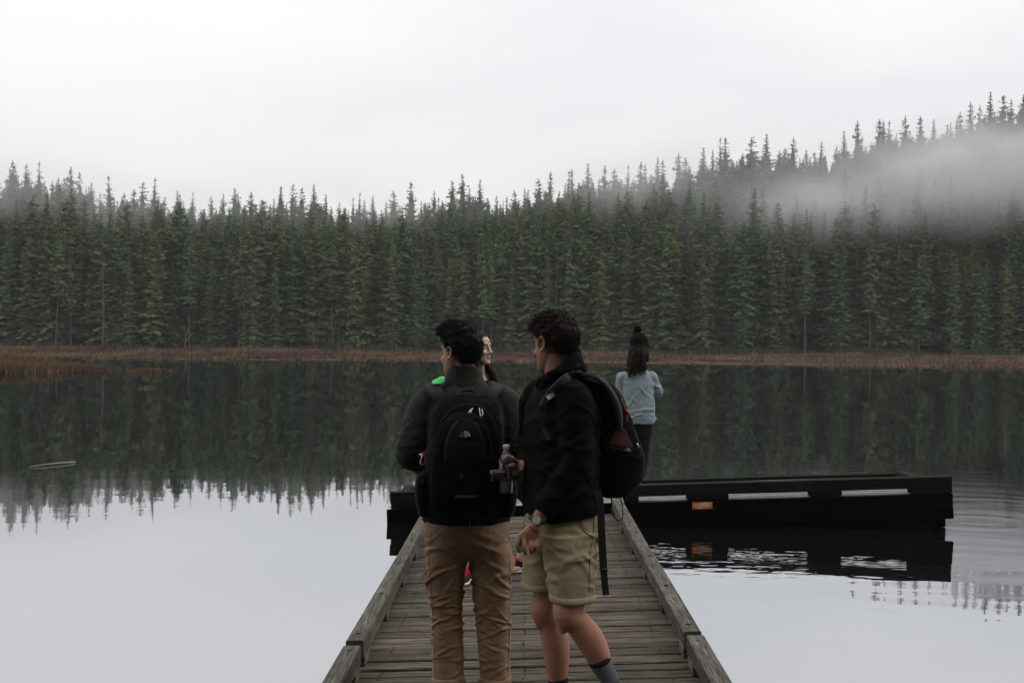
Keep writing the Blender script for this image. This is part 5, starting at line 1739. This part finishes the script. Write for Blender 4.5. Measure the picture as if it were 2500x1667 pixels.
s_ = finish('shoe', fuse(up_, .006, 2), plain('dark_blue_shoe', (.010, .012, .022), .7, .3), g2, True); so.build('sole', MATS['rubber'], s_, True)
up_, so = MB(), MB()
hl = AL_ + Vector((.075, .01, -.075)); tl = Vector((AL_.x - .13, AL_.y - .035, fL + .012))
shoe('shoe', up_, so, hl, tl, up=Vector((.45, 0, 1)).normalized(), w=.048, h=.082)
s_ = finish('shoe', fuse(up_, .006, 2), plain('dark_blue_shoe_trailing', (.010, .012, .022), .7, .3), g2, True); so.build('sole', MATS['rubber'], s_, True)

# ------------------------------------------------------------------ his backpack: black with maroon gusset
b2 = thing('backpack', 'black and maroon backpack with hanging straps worn by the person in shorts', 'backpack', D(1410, 1135, d2 + .08), 'backpacks')
bk2 = -fw2
db2 = d2 + .06
BC = lambda x, y, dd=0.0: D(x, y, db2 + dd)
mb = MB()
loft(mb, [(BC(1395, 1138), bk2 * .045, rt2 * .095), (BC(1402, 1118), bk2 * .105, rt2 * .135), (BC(1409, 1075), bk2 * .128, rt2 * .150), (BC(1407, 1030), bk2 * .122, rt2 * .150), (BC(1398, 985), bk2 * .105, rt2 * .142), (BC(1388, 945), bk2 * .095, rt2 * .138), (BC(1380, 910), bk2 * .080, rt2 * .128), (BC(1370, 884), bk2 * .058, rt2 * .105), (BC(1360, 872), bk2 * .025, rt2 * .07)], 34)
mb.ball(BC(1354, 884, -.09), (.065, .075, .034), 16, 10)
mb.ball(BC(1368, 895, -.09), (.06, .075, .05), 16, 10)
me = fuse(mb, .006, 5); p = co_of(me)
displace(me, .007 * (ridge(p * np.array([8, 8, 10]), 91) - .4) + .0015 * fbm(p * 40, 9, 2))
m2 = finish('main_compartment', me, MATS['black_nylon'], b2, True)
mb = MB()
loft(mb, [(BC(1438, 1105), bk2 * .022, rt2 * .09), (BC(1444, 1080), bk2 * .046, rt2 * .115), (BC(1446, 1048), bk2 * .046, rt2 * .118), (BC(1440, 1022), bk2 * .034, rt2 * .112), (BC(1434, 1008), bk2 * .018, rt2 * .10)], 26)
me = fuse(mb, .0055, 3); p = co_of(me); displace(me, .004 * (ridge(p * np.array([11, 11, 14]), 17) - .4))
fp = finish('front_pocket', me, MATS['navy_nylon'], b2, True)
# maroon side gusset, a separate panel lying on the pack's side
def panel(base_obj, outline, name, mat, parent, lift=.003, grid=14):
    """cloth panel pressed on the camera side of base_obj inside a quad outline given in view pixels"""
    (a, b, c, d) = [np.array(q, float) for q in outline]
    vs = []; ok = {}
    off = world_off(base_obj); bvh = bvh_of(base_obj)
    for j in range(grid + 1):
        for i in range(grid + 1):
            u, v = i / grid, j / grid
            q = (a * (1 - u) + b * u) * (1 - v) + (d * (1 - u) + c * u) * v
            far = D(q[0], q[1], 20.0); dr = (far - CAM).normalized()
            h = bvh.ray_cast(CAM - off, dr)
            if h[0] is not None:
                ok[(i, j)] = len(vs); edge = min(i, j, grid - i, grid - j)
                vs.append(h[0] + off - dr * (lift if edge > 0 else -.001))
    fs = []
    for j in range(grid):
        for i in range(grid):
            k = [(i, j), (i + 1, j), (i + 1, j + 1), (i, j + 1)]
            if all(q in ok for q in k): fs.append(tuple(ok[q] for q in k))
    if fs: return mesh_obj(name, vs, fs, mat, parent, True)
panel(m2, [(1418, 975), (1436, 985), (1458, 1032), (1394, 1024)], 'side_gusset', MATS['maroon'], b2)
panel(m2, [(1396, 905), (1412, 900), (1432, 940), (1418, 972)], 'top_gusset', MATS['strap_grey'], b2, .002)
MATS['orange_trim'] = plain('orange_piping', (.36, .055, .018), .6, .3)
m = MB(); m.tube(catmull_v([BC(1428, 915, -.12), BC(1437, 935, -.125), BC(1443, 955, -.125), BC(1441, 975, -.125)], 5) if False else [Vector(a[:3]) for a in catmull([BC(1426, 915, -.10), BC(1434, 935, -.10), BC(1440, 952, -.10), BC(1438, 972, -.105)], 5)], .0045, 7); m.build('orange_piping', MATS['orange_trim'], b2, True)
m = MB(); m.tube([BC(1440, 941, -.10), BC(1443, 947, -.105), BC(1441, 953, -.10)], [.004, .006, .003], 7); m.build('zip_pull', plain('orange_pull', (.62, .10, .03), .5, .4), b2, True)
zipper([BC(1392, 1026, -.152), BC(1412, 1029, -.162), BC(1436, 1034, -.15), BC(1456, 1032, -.12)], b2, 'zipper', .003)
zipper([BC(1442, 985, -.10), BC(1456, 1008, -.10), BC(1463, 1028, -.10), BC(1468, 1050, -.09)], b2, 'zipper', .004)
m = MB(); m.tube([BC(1462, 1015, -.10), BC(1466, 1024, -.105), BC(1468, 1030, -.10)], .0026, 6); m.build('zip_pull', MATS['metal'], b2, True)
q = sorted(on_surface(fp, [(1441, 1036)], .022) + on_surface(m2, [(1441, 1036)], .022), key=lambda v: v.y)
emblem(q[0] if q else BC(1437, 1026, -.15), .015, (1, 0, 0), (0, 0, 1), b2, Vector((0, -1, 0)))
# shoulder strap over the near shoulder, under the arm side
jo = jk
path = [(1252, 938), (1262, 917), (1282, 893), (1304, 873), (1326, 861), (1344, 860)]
hood_o = [c for c in jk.children if c.name.startswith('hood')][0]
pts = []
for a in catmull([(x, y, 0) for (x, y) in path], 4):
    hits = sorted(on_surface(jo, [(a[0], a[1])], .007) + on_surface(hood_o, [(a[0], a[1])], .007), key=lambda v: v.y)
    if hits: pts.append(hits[0])
pts = pts + [D(1360, 861, d2 - .12), D(1378, 872, d2 - .11), D(1398, 891, d2 - .10), D(1416, 922, d2 - .10), D(1425, 955, d2 - .10), D(1424, 985, d2 - .10)]
q_ = [Vector(a[:3]) for a in catmull(pts, 2)]; nq = len(q_); sd_ = []
for k in range(nq):
    u_ = min(1, max(0, (k / nq - .45) / .3)); sd_.append(Vector((.55, .42, -.60)) * (1 - u_) + Vector((.22, 1, .10)) * u_)
m = MB(); m.ribbon(q_, .058, .014, sd_); m.build('shoulder_strap', MATS['strap_grey'], b2, True)
pts = on_surface(jo, [(1252, 936), (1247, 960), (1250, 985), (1262, 1010)], .006)
if len(pts) > 1:
    m = MB(); m.ribbon(pts, .024, .003, Vector((1, 0, .2))); m.build('strap_webbing', MATS['webbing'], b2)
for (x, y, w_, h_, mat, an, nm) in ((1266, 909, .042, .019, 'white_print', .55, 'strap_label'), (1251, 917, .012, .010, 'tagblue', .5, 'strap_tag')):
    if mat == 'tagblue': MATS['tagblue'] = plain('pale_blue_tag', (.20, .24, .55), .6, .3)
    q = on_surface(b2.children[-2] if False else jo, [(x, y)], .034)
    if q:
        m = MB(); m.box(q[0] + Vector((0, -.006, 0)), (w_, .003, h_), Matrix.Rotation(-an, 3, 'Y') @ Matrix.Rotation(.25, 3, 'Z'), .0008); m.build(nm, MATS[mat], b2)
# hanging webbing and loop below the pack
m = MB(); m.ribbon([Vector(a[:3]) for a in catmull([D(1372, 1125, d2 - .14), D(1379, 1160, d2 - .15), D(1382, 1230, d2 - .15), D(1386, 1305, d2 - .15)], 6)], .032, .004, Vector((1, .2, 0))); m.build('hanging_strap', MATS['webbing'], b2)
m = MB(); m.box(D(1386.5, 1308, d2 - .15), (.037, .012, .010), None, .003); m.build('strap_buckle', MATS['rubber'], b2)
m = MB(); m.ribbon([D(1386.5, 1310, d2 - .15), D(1389, 1340, d2 - .152), D(1392, 1366, d2 - .155)], .029, .0035, Vector((1, .2, 0))); m.build('strap_end', MATS['webbing'], b2)
m = MB(); m.tube([Vector(a[:3]) for a in catmull([BC(1404, 1132, -.08), BC(1405, 1160, -.09), BC(1409, 1184, -.09), BC(1419, 1194, -.09), BC(1429, 1190, -.09), BC(1430, 1165, -.09), BC(1424, 1135, -.08), BC(1420, 1118, -.08)], 6)], .0042, 7, True, .6); m.build('loop_strap', MATS['webbing'], b2, True)
m = MB(); m.tube([BC(1426, 1118, -.10), BC(1430, 1135, -.11), BC(1436, 1150, -.11), BC(1438, 1120, -.10)], [.02, .022, .016, .01], 8, True, .4); m.build('hip_belt_wing', MATS['black_nylon'], b2, True)
m = MB(); m.ribbon([BC(1470, 1046, -.02), BC(1473, 1056, -.02), BC(1474, 1068, -.02)], .014, .004, Vector((1, 0, .2))); m.build('side_buckle', MATS['rubber'], b2)

# ------------------------------------------------------------------ camera in his hand
ca = thing('camera', 'black photo camera held low in the right hand of the person in shorts', 'camera', CC - Vector((0, 0, .05)))
MATS['cam_body'] = plain('black_camera_plastic', (.006, .006, .0065), .30, .45, 0, .2, 200)
MATS['cam_grey'] = plain('grey_camera_plastic', (.06, .06, .064), .28, .5, 0, .2, 200)
Rc = Matrix.Rotation(R(-6), 3, 'Y') @ Matrix.Rotation(R(12), 3, 'Z')
mb = MB()
mb.box(CC, (.052, .125, .076), Rc, .012)
mb.box(CC + Rc @ Vector((-.012, -.002, .046)), (.050, .052, .030), Rc, .010)
mb.box(CC + Rc @ Vector((-.028, .048, -.004)), (.028, .030, .072), Rc, .010)
me = fuse(mb, .0035, 2); bod = finish('camera_body', me, MATS['cam_body'], ca, True)
m = MB(); m.box(CC + Rc @ Vector((.004, -.012, .060)), (.022, .024, .006), Rc, .001); m.build('hot_shoe', MATS['metal'], ca)
m = MB(); m.box(CC + Rc @ Vector((-.012, -.030, .050)), (.044, .004, .020), Rc, .001); m.build('flash_cover', MATS['cam_grey'], ca)
m = MB(); sdn = Rc @ Vector((0, -1, 0)); disc(m, CC + Rc @ Vector((.006, -.066, -.006)), sdn, .0125, .006); m.build('dial', MATS['cam_grey'], ca, False)
m = MB(); m.box(CC + Rc @ Vector((.0, -.0635, .006)), (.040, .003, .040), Rc, .001); m.build('side_plate', MATS['rubber'], ca)
ld = Rc @ Vector((-1, 0, 0)); lc = CC + Rc @ Vector((-.026, -.006, -.010))
m = MB(); m.tube([lc, lc + ld * .010, lc + ld * .012, lc + ld * .040, lc + ld * .042, lc + ld * .064], [.024, .024, .022, .022, .0235, .0235], 28); m.build('lens', MATS['cam_body'], ca, False)
m = MB(); m.tube([lc + ld * .046, lc + ld * .058], [.0243, .0243], 28); m.build('focus_ring', MATS['rubber'], ca, False)
m = MB(); m.tube([lc + ld * .0615, lc + ld * .0655], [.0240, .0240], 28); m.build('lens_rim', MATS['cam_grey'], ca, False)
m = MB(); m.tube([lc + ld * .0650, lc + ld * .0668], [.018, .017], 24); m.build('front_glass', plain('coated_glass', (.01, .01, .02), .05, .6), ca)
m = MB(); m.tube([Vector(a[:3]) for a in catmull([CC + Rc @ Vector((.0, .060, .034)), CC + Vector((.03, .08, -.01)), CC + Vector((.045, .05, -.08)), CC + Vector((.05, .0, -.12)), CC + Vector((.055, -.03, -.08)), CC + Rc @ Vector((.028, -.055, .030))], 6)], .006, 7, True, .3); m.build('neck_strap', MATS['webbing'], ca, True)
m = MB()
for k in range(14):                        # ribs of the zoom ring
    a = 6.28319 * k / 14; e1 = Rc @ Vector((0, 1, 0)); e2 = Rc @ Vector((0, 0, 1))
    m.tube([lc + ld * .014 + (e1 * math.cos(a) + e2 * math.sin(a)) * .0222, lc + ld * .038 + (e1 * math.cos(a) + e2 * math.sin(a)) * .0222], .0012, 5)
m.build('zoom_ribs', MATS['cam_grey'], ca)
# fine dark hair on the bare legs
body2 = [c for c in g2.children if c.name.startswith('body')][0]
pv = co_of(body2.data) + np.array(world_off(body2)); nv_ = nor_of(body2.data)
zf = deck_at(g2x, d2)
sel = np.where((pv[:, 2] < zf + .60) & (pv[:, 2] > zf + .17))[0]
rr_ = np.random.default_rng(4); m = MB()
for i_ in rr_.choice(sel, min(1100, len(sel)), replace=False):
    p0 = Vector(pv[i_]); n_ = Vector(nv_[i_]); dn = (Vector((rr_.normal() * .3, rr_.normal() * .3, -1)) + n_ * .5).normalized()
    t_ = dn.cross(n_); t_ = t_.normalized() * .00028 if t_.length > 1e-4 else Vector((.0005, 0, 0))
    L_ = rr_.uniform(.008, .017)
    m.add([p0 - t_, p0 + t_, p0 + dn * L_], [(0, 1, 2)])
m.build('leg_hair', MATS['hair_brown'], g2)
# ------------------------------------------------------------------ the woman in front of the two men, facing right
d3 = 9.58
px3 = 1.06293 / (FPX / d3)
g3x = D(1130, 1320, d3).x
g3 = thing('person', 'fair-faced person with long dark hair and pink-laced sneakers standing beyond the green fleece', 'person', (g3x, d3, deck_at(g3x, d3)))
fw3 = Vector((math.sin(R(57)), -math.cos(R(57)), 0)); rt3 = fw3.cross(Vector((0, 0, 1)))
h3o = D(1100, 800, d3); h3r = frame((math.sin(R(57)), -math.cos(R(57)), .02))
mb = MB()
head(mb, h3o, h3r, .98, True)
limb(mb, [h3o + h3r @ Vector((0, -.03, -.03)), D(1098, 845, d3 + .01), D(1098, 862, d3 + .02), D(1100, 885, d3 + .02)], [.046, .046, .05, .08])
loft(mb, [(D(1136, 1060, d3), rt3 * .165, fw3 * .11), (D(1130, 1010, d3), rt3 * .135, fw3 * .095), (D(1115, 950, d3), rt3 * .135, fw3 * .10), (D(1105, 905, d3), rt3 * .14, fw3 * .09), (D(1101, 882, d3), rt3 * .09, fw3 * .07)])
S3 = {}
for s in (-1, 1):
    a = D(1103, 892, d3) + rt3 * (s * .165); b = a + Vector((0, 0, -.27)) + rt3 * (s * .03); c = b + fw3 * .12 + Vector((0, 0, -.20))
    S3[s] = (a, b, c)
    limb(mb, [a, (a + b) / 2, b, (b + c) / 2, c], [.045, .040, .035, .033, .024])
    f = (c - b).normalized()
    mb.ball(c + f * .05, (.020, .035, .045))
    for k in range(4):
        q = c + f * .08 + fw3 * (.024 - .016 * k); finger(mb, [q, q + f * .035, q + f * .06 - rt3 * (s * .01), q + f * .075 - rt3 * (s * .022)], .008, .0065)
    q = c + f * .03 + fw3 * .03; finger(mb, [q, q + f * .03 + fw3 * .015, q + f * .055 + fw3 * .012], .0095, .007)
A3 = {-1: (D(1120, 1065, d3 - .05), D(1100, 1195, d3 - .14), D(1074, 1300, d3 - .14)), 1: (D(1160, 1065, d3 + .08), D(1236, 1168, d3 + .14), D(1196, 1276, d3 + .17))}
G3 = {}
for s in (-1, 1):
    a, b, c = A3[s]
    fl = deck_at(c.x, c.y); c = Vector((c.x, c.y, fl + .085)); G3[s] = (a, b, c, fl)
    limb(mb, [a, (a + b) / 2, b, b + (c - b) * .35, c, c + Vector((0, 0, -.03))], [.082, .068, .050, .050, .033, .032])
    fd = Vector((-.35, -1, 0)).normalized() if s < 0 else Vector((-.80, -.6, 0)).normalized()
    limb(mb, [c + Vector((0, 0, -.045)) - fd * .03, c + fd * .07 + Vector((0, 0, -.052)), c + fd * .15 + Vector((0, 0, -.06))], [.032, .031, .022])
me = fuse(mb, .0042, 2)
paint_face(me, h3o, h3r, .98)
finish('body', me, MATS['skin3'], g3, True)
# long dark hair
mb = MB()
T3 = lambda x, y, z: h3o + h3r @ Vector((x, y, z))
mb.ball(T3(0, -.022, .044), (.086, .100, .088), 24, 16, h3r)
for (sx, pts) in ((1, [(.062, .045, .075), (.080, .030, .02), (.082, .012, -.05), (.078, .02, -.12), (.075, .05, -.19), (.07, .07, -.25)]), (-1, [(-.070, -.02, .02), (-.074, -.015, -.04), (-.074, .0, -.10), (-.076, .045, -.16), (-.08, .07, -.21), (-.08, .08, -.27)]),
                  (1, [(.03, -.09, .05), (.05, -.105, -.03), (.06, -.10, -.12), (.055, -.10, -.22), (.05, -.10, -.30)]), (-1, [(-.03, -.09, .05), (-.05, -.105, -.03), (-.06, -.10, -.12), (-.06, -.10, -.22), (-.05, -.10, -.30)]), (0, [(0, -.10, .06), (0, -.115, -.03), (0, -.112, -.12), (0, -.11, -.22), (0, -.105, -.31)])):
    limb(mb, [T3(*q) for q in pts], [.026, .030, .034, .034, .028, .014][:len(pts)], 14, 5)
me = fuse(mb, .005, 2); p = co_of(me)
lc3 = (p - np.array(h3o)) @ np.array(h3r)
displace(me, .005 * (ridge(np.stack([lc3[:, 0] * 55, lc3[:, 1] * 55, lc3[:, 2] * 6], 1), 7) - .4))
cut(me, lambda c, n: ~((((c - np.array(h3o)) @ np.array(h3r))[:, 1] > .060) & (((c - np.array(h3o)) @ np.array(h3r))[:, 2] < .085) & (((c - np.array(h3o)) @ np.array(h3r))[:, 2] > -.10) & (np.abs(((c - np.array(h3o)) @ np.array(h3r))[:, 0]) < .070)))
finish('hair', me, MATS['hair_dark'], g3, True)
mb = MB()
loft(mb, [(D(1137, 1090, d3), rt3 * .205, fw3 * .15), (D(1134, 1050, d3), rt3 * .195, fw3 * .145), (D(1128, 1005, d3), rt3 * .17, fw3 * .13), (D(1114, 950, d3), rt3 * .17, fw3 * .135), (D(1106, 910, d3), rt3 * .175, fw3 * .115), (D(1102, 886, d3), rt3 * .12, fw3 * .09), (D(1100, 872, d3), rt3 * .07, fw3 * .065)], 30)
for s in (-1, 1):
    a, b, c = S3[s]; limb(mb, [a - rt3 * (s * .05), a, (a + b) / 2, b, (b + c) / 2, c], [.06, .064, .058, .052, .046, .040])
me = fuse(mb, .008, 4); p = co_of(me); displace(me, .006 * (ridge(p * np.array([9, 9, 9]), 51) - .4))
finish('coat', me, MATS['coat'], g3, True)
mb = MB()
loft(mb, [(D(1134, 1040, d3), rt3 * .16, fw3 * .125), (D(1138, 1075, d3), rt3 * .17, fw3 * .13), (D(1140, 1095, d3), rt3 * .15, fw3 * .115)], 28)
for s in (-1, 1):
    a, b, c, fl = G3[s]; limb(mb, [a, (a + b) / 2, b, b + (c - b) * .4, c + Vector((0, 0, .085))], [.098, .082, .062, .058, .048])
me = fuse(mb, .007, 4); displace(me, creases(me, [(G3[1][1], (.15, .15, .2), 30, .006, .012, .06, (.1, .6)), (G3[-1][1], (.15, .15, .2), 30, .006, .012, .06, (.1, .6))], 3))
jn3 = finish('trousers', me, MATS['leggings'], g3, True)
for s in (-1, 1):
    a, b, c, fl = G3[s]
    m = MB(); tp_ = c + Vector((0, 0, .085)); ax3 = (b - c).normalized()
    m.tube([tp_ - ax3 * .004, tp_ + ax3 * .022], [.0505, .0515], 24); m.build('pale_cuff', MATS['jeans'], jn3, True)
MATS['pink'] = plain('hot_pink_lace', (.72, .012, .12), .6, .3, 0, .2)
MATS['sneaker'] = cloth('black_canvas', (.009, .009, .010), (.016, .016, .018), 200, 1500, .85, .2, .5, .2)
for s in (-1, 1):
    a, b, c, fl = G3[s]
    fd = Vector((-.25, -1, 0)).normalized() if s < 0 else Vector((-.92, -.4, 0)).normalized()
    up_, so = MB(), MB()
    hl = Vector((c.x, c.y, fl)) - fd * .065; tl = Vector((c.x, c.y, fl)) + fd * .19
    shoe('shoe', up_, so, hl, tl, w=.044, h=.088)
    sn = finish('sneaker', fuse(up_, .0055, 2), MATS['sneaker'], g3, True)
    so.build('sole', MATS['white_rubber'], sn, True)
    sd = fd.cross(Vector((0, 0, 1))).normalized()
    m = MB()
    for k in range(6):
        u = .075 + .017 * k; z_ = fl + .094 - .0078 * k
        cc = hl + fd * (u + .03); cc.z = z_
        q0, q1 = cc - sd * .024 - fd * .004 - Vector((0, 0, .010)), cc + sd * .024 + fd * .006 - Vector((0, 0, .010))
        m.tube([q0, cc + Vector((0, 0, .006)), q1], .0042, 6)
        m.tube([q1, cc + fd * .009 + Vector((0, 0, .004)), q0 + fd * .018], .0036, 6)
    cc = hl + fd * .10; cc.z = fl + .100
    for sg_ in (-1, 1):
        m.tube([Vector(q[:3]) for q in catmull([cc, cc + sd * (sg_ * .022) + Vector((0, 0, .010)), cc + sd * (sg_ * .036) - Vector((0, 0, .008)), cc + sd * (sg_ * .020) + fd * .012, cc + fd * .01], 4)], .0036, 6)
        m.tube([cc, cc + sd * (sg_ * .03) + fd * .03 - Vector((0, 0, .02)), cc + sd * (sg_ * .042) + fd * .035 - Vector((0, 0, .055))], .0034, 6)
    m.build('laces', MATS['pink'], sn, True)

# ------------------------------------------------------------------ the woman with the pompom beanie on the cross float
d4 = 13.95
px4 = 1.06293 / (FPX / d4)
g4x = D(1460, 1130, d4).x
z4 = P(0, 0, 0).z
q4 = PM.inverted() @ Vector((g4x, d4, DECK_Z)); fl4 = P(q4.x, q4.y, CZ).z + .003
g4 = thing('person', 'person in pale blue sweater and black pompom beanie seen from behind at the pier\'s end', 'person', (g4x, d4, fl4))
X4, Y4 = Vector((1, 0, 0)), Vector((0, 1, 0))
w4 = lambda q: X4 * (q * px4)
h4o = D(1468, 798, d4); h4r = frame((.12, 1, -.06))
mb = MB()
head(mb, h4o, h4r, .96, True)
limb(mb, [h4o + h4r @ Vector((0, -.03, -.03)), D(1466, 832, d4), D(1465, 848, d4), D(1464, 862, d4)], [.046, .046, .05, .075])
loft(mb, [(D(1462, 985, d4), w4(37), Y4 * .105), (D(1463, 950, d4), w4(30), Y4 * .09), (D(1463, 910, d4), w4(31), Y4 * .095), (D(1464, 872, d4), w4(33), Y4 * .085), (D(1464, 852, d4), w4(20), Y4 * .06)])
S4 = {-1: (D(1430, 868, d4), D(1422, 925, d4 + .02), D(1440, 905, d4 + .24)), 1: (D(1495, 866, d4), D(1511, 900, d4 + .05), D(1484, 902, d4 + .24))}
for s in (-1, 1):
    a, b, c = S4[s]
    limb(mb, [a, (a + b) / 2, b, (b + c) / 2, c], [.042, .038, .034, .032, .024])
    f = (c - b).normalized(); mb.ball(c + f * .045, (.035, .045, .02))
    for k in range(4):
        q = c + f * .07 + Vector((0, 0, .022 - .015 * k)); finger(mb, [q, q + f * .03, q + f * .05 + Vector((0, .01, 0)), q + f * .055 + Vector((0, .025, 0))], .008, .0065)
    q = c + f * .02 + Vector((0, 0, .03)); finger(mb, [q, q + f * .03 + Vector((0, 0, .015)), q + f * .05 + Vector((0, 0, .016))], .009, .007)
L4 = {-1: (D(1448, 985, d4), D(1446, 1080, d4), D(1446, 1175, d4 + .02)), 1: (D(1477, 985, d4), D(1472, 1080, d4), D(1462, 1172, d4))}
for s in (-1, 1):
    a, b, c = L4[s]; c = Vector((c.x, c.y, fl4 + .08)); L4[s] = (a, b, c)
    limb(mb, [a, (a + b) / 2, b, b + (c - b) * .35, c, c + Vector((0, 0, -.03))], [.08, .066, .048, .048, .032, .032])
    limb(mb, [c + Vector((0, -.02, -.04)), c + Vector((0, .07, -.05)), c + Vector((s * .01, .15, -.058))], [.030, .030, .022])
me = fuse(mb, .006, 2)
paint_face(me, h4o, h4r, .96)
finish('body', me, MATS['skin3'], g4, True)
mb = MB()   # hair falling over the shoulders
T4 = lambda x, y, z: h4o + h4r @ Vector((x, y, z))
for pts in ([(-.06, -.05, .03), (-.075, -.08, -.06), (-.09, -.09, -.14), (-.10, -.10, -.21), (-.12, -.10, -.26)], [(.05, -.06, .03), (.065, -.085, -.05), (.078, -.09, -.10), (.080, -.09, -.15)], [(0, -.09, .03), (-.01, -.115, -.06), (-.02, -.12, -.15), (-.035, -.125, -.24), (-.04, -.12, -.29)], [(-.03, -.08, .03), (-.045, -.105, -.06), (-.06, -.115, -.16), (-.085, -.12, -.25), (-.09, -.115, -.31)], [(.03, -.08, .03), (.035, -.11, -.05), (.04, -.115, -.11), (.04, -.115, -.16)]):
    limb(mb, [T4(*q) for q in pts], [.034, .034, .030, .022, .008][:len(pts)], 14, 5)
me = fuse(mb, .006, 2); p = co_of(me); lc4 = (p - np.array(h4o)) @ np.array(h4r)
displace(me, .007 * (ridge(np.stack([lc4[:, 0] * 45 + 2 * np.sin(lc4[:, 2] * 40), lc4[:, 1] * 45, lc4[:, 2] * 9], 1), 7) - .4))
hr = finish('hair', me, MATS['hair_long'], g4, True)
m = MB(); r_ = random.Random(3)
for k in range(260):
    u = r_.uniform(-1, 1); y0 = r_.uniform(-.13, -.20)
    p0 = T4(u * .085 - .015, -.10 - .02 * r_.random(), y0)
    p1 = p0 + Vector((r_.uniform(-.025, .015), r_.uniform(-.02, .01), -r_.uniform(.03, .06))); p2 = p1 + Vector((r_.uniform(-.025, .025), 0, -r_.uniform(.02, .05)))
    m.tube([p0, p1, p2], [.0035, .003, .001], 4, False)
m.build('loose_strands', MATS['hair_long'], hr)
# beanie and pompom
mb = MB()
loft(mb, [(T4(0, -.012, -.012), h4r @ Vector((.094, 0, 0)), h4r @ Vector((0, .110, 0))), (T4(0, -.012, .03), h4r @ Vector((.096, 0, 0)), h4r @ Vector((0, .112, 0))), (T4(0, -.016, .08), h4r @ Vector((.088, 0, 0)), h4r @ Vector((0, .10, 0))), (T4(0, -.02, .125), h4r @ Vector((.062, 0, 0)), h4r @ Vector((0, .07, 0))), (T4(0, -.022, .150), h4r @ Vector((.030, 0, 0)), h4r @ Vector((0, .035, 0)))], 30)
me = fuse(mb, .006, 3); p = co_of(me); lc4 = (p - np.array(h4o)) @ np.array(h4r)
displace(me, .003 * np.sin(np.arctan2(lc4[:, 1], lc4[:, 0]) * 26))
bn = finish('beanie', me, MATS['knit_black'], g4, True)
m = MB(); r_ = random.Random(8); pc = T4(-.018, -.022, .178)
for k in range(420):
    dv = Vector((r_.gauss(0, 1), r_.gauss(0, 1), r_.gauss(0, 1))).normalized(); L = .040 * r_.uniform(.75, 1.2)
    t_ = dv.orthogonal().normalized() * .004
    m.add([pc + t_, pc - t_, pc + dv * L + t_ * .8, pc + dv * L - t_ * .8], [(0, 1, 3, 2)])
m.ball(pc, .027, 12, 8); m.build('pompom', MATS['knit_black'], bn)
mb = MB()   # loose sweater
loft(mb, [(D(1466, 972, d4), w4(37), Y4 * .135), (D(1466, 960, d4), w4(39), Y4 * .14), (D(1465, 935, d4), w4(38), Y4 * .135), (D(1465, 905, d4), w4(36.5), Y4 * .125), (D(1464, 875, d4), w4(38), Y4 * .115), (D(1464, 858, d4), w4(31), Y4 * .095), (D(1464, 846, d4), w4(17), Y4 * .068)], 32)
for s in (-1, 1):
    a, b, c = S4[s]; limb(mb, [a - X4 * (s * .04), a + Vector((s * .006, 0, .0)), (a + b) / 2, b, b + (c - b) * .3, b + (c - b) * .7, c], [.05, .062, .058, .056, .055, .050, .036])
me = fuse(mb, .006, 5); p = co_of(me)
displace(me, creases(me, [(D(1470, 950, d4), (.25, .25, .06), 16, .009, .014, .14, (.0, .12)), (S4[1][1], (.12, .15, .12), 18, .008, .013, .05, (.1, .8)), (D(1490, 905, d4), (.12, .2, .12), 8, .008, .016, .09, (.7, 1.2)), (D(1440, 900, d4), (.12, .2, .15), 8, .007, .016, .09, (.7, 1.2)), (D(1465, 960, d4), (.25, .25, .05), 8, .005, .012, .06, (.2, .9))], 6) + .003 * fbm(p * 14, 4, 2))
finish('sweater', me, MATS['sweater'], g4, True)
mb = MB()
loft(mb, [(D(1463, 950, d4), w4(32), Y4 * .10), (D(1463, 985, d4), w4(36), Y4 * .115), (D(1463, 1005, d4), w4(33), Y4 * .105)], 28)
for s in (-1, 1):
    a, b, c = L4[s]; limb(mb, [a, (a + b) / 2, b, b + (c - b) * .35, c + Vector((0, 0, .10))], [.088, .074, .055, .055, .040])
me = fuse(mb, .007, 3); displace(me, .003 * fbm(co_of(me) * 20, 3, 2))
finish('leggings', me, MATS['leggings'], g4, True)
t = NT('striped_sock')
wv_ = t.new('ShaderNodeTexWave'); wv_.bands_direction = 'Z'; wv_.inputs['Scale'].default_value = 14
t.l.new(t.coord('Object'), wv_.inputs['Vector'])
MATS['striped'] = t.set(t.ramp(wv_.outputs[0], [(.35, (.16, .15, .14)), (.65, (.34, .32, .30))]), .95, .1)
for s in (-1, 1):
    a, b, c = L4[s]
    mb = MB(); limb(mb, [c + Vector((0, 0, .125)), c + Vector((0, 0, .05)), c + Vector((0, -.005, -.03))], [.050, .047, .046], 18, 4)
    bt = finish('sock', fuse(mb, .006, 2), MATS['striped'], g4, True)
    up_, so = MB(), MB()
    shoe('shoe', up_, so, (c.x, c.y - .07, fl4), (c.x + s * .02, c.y + .18, fl4), w=.044, h=.085)
    sn = finish('shoe', fuse(up_, .006, 2), MATS['rubber'], g4, True); so.build('sole', MATS['rubber'], sn, True)
bpy.data.scenes.remove(TMP)
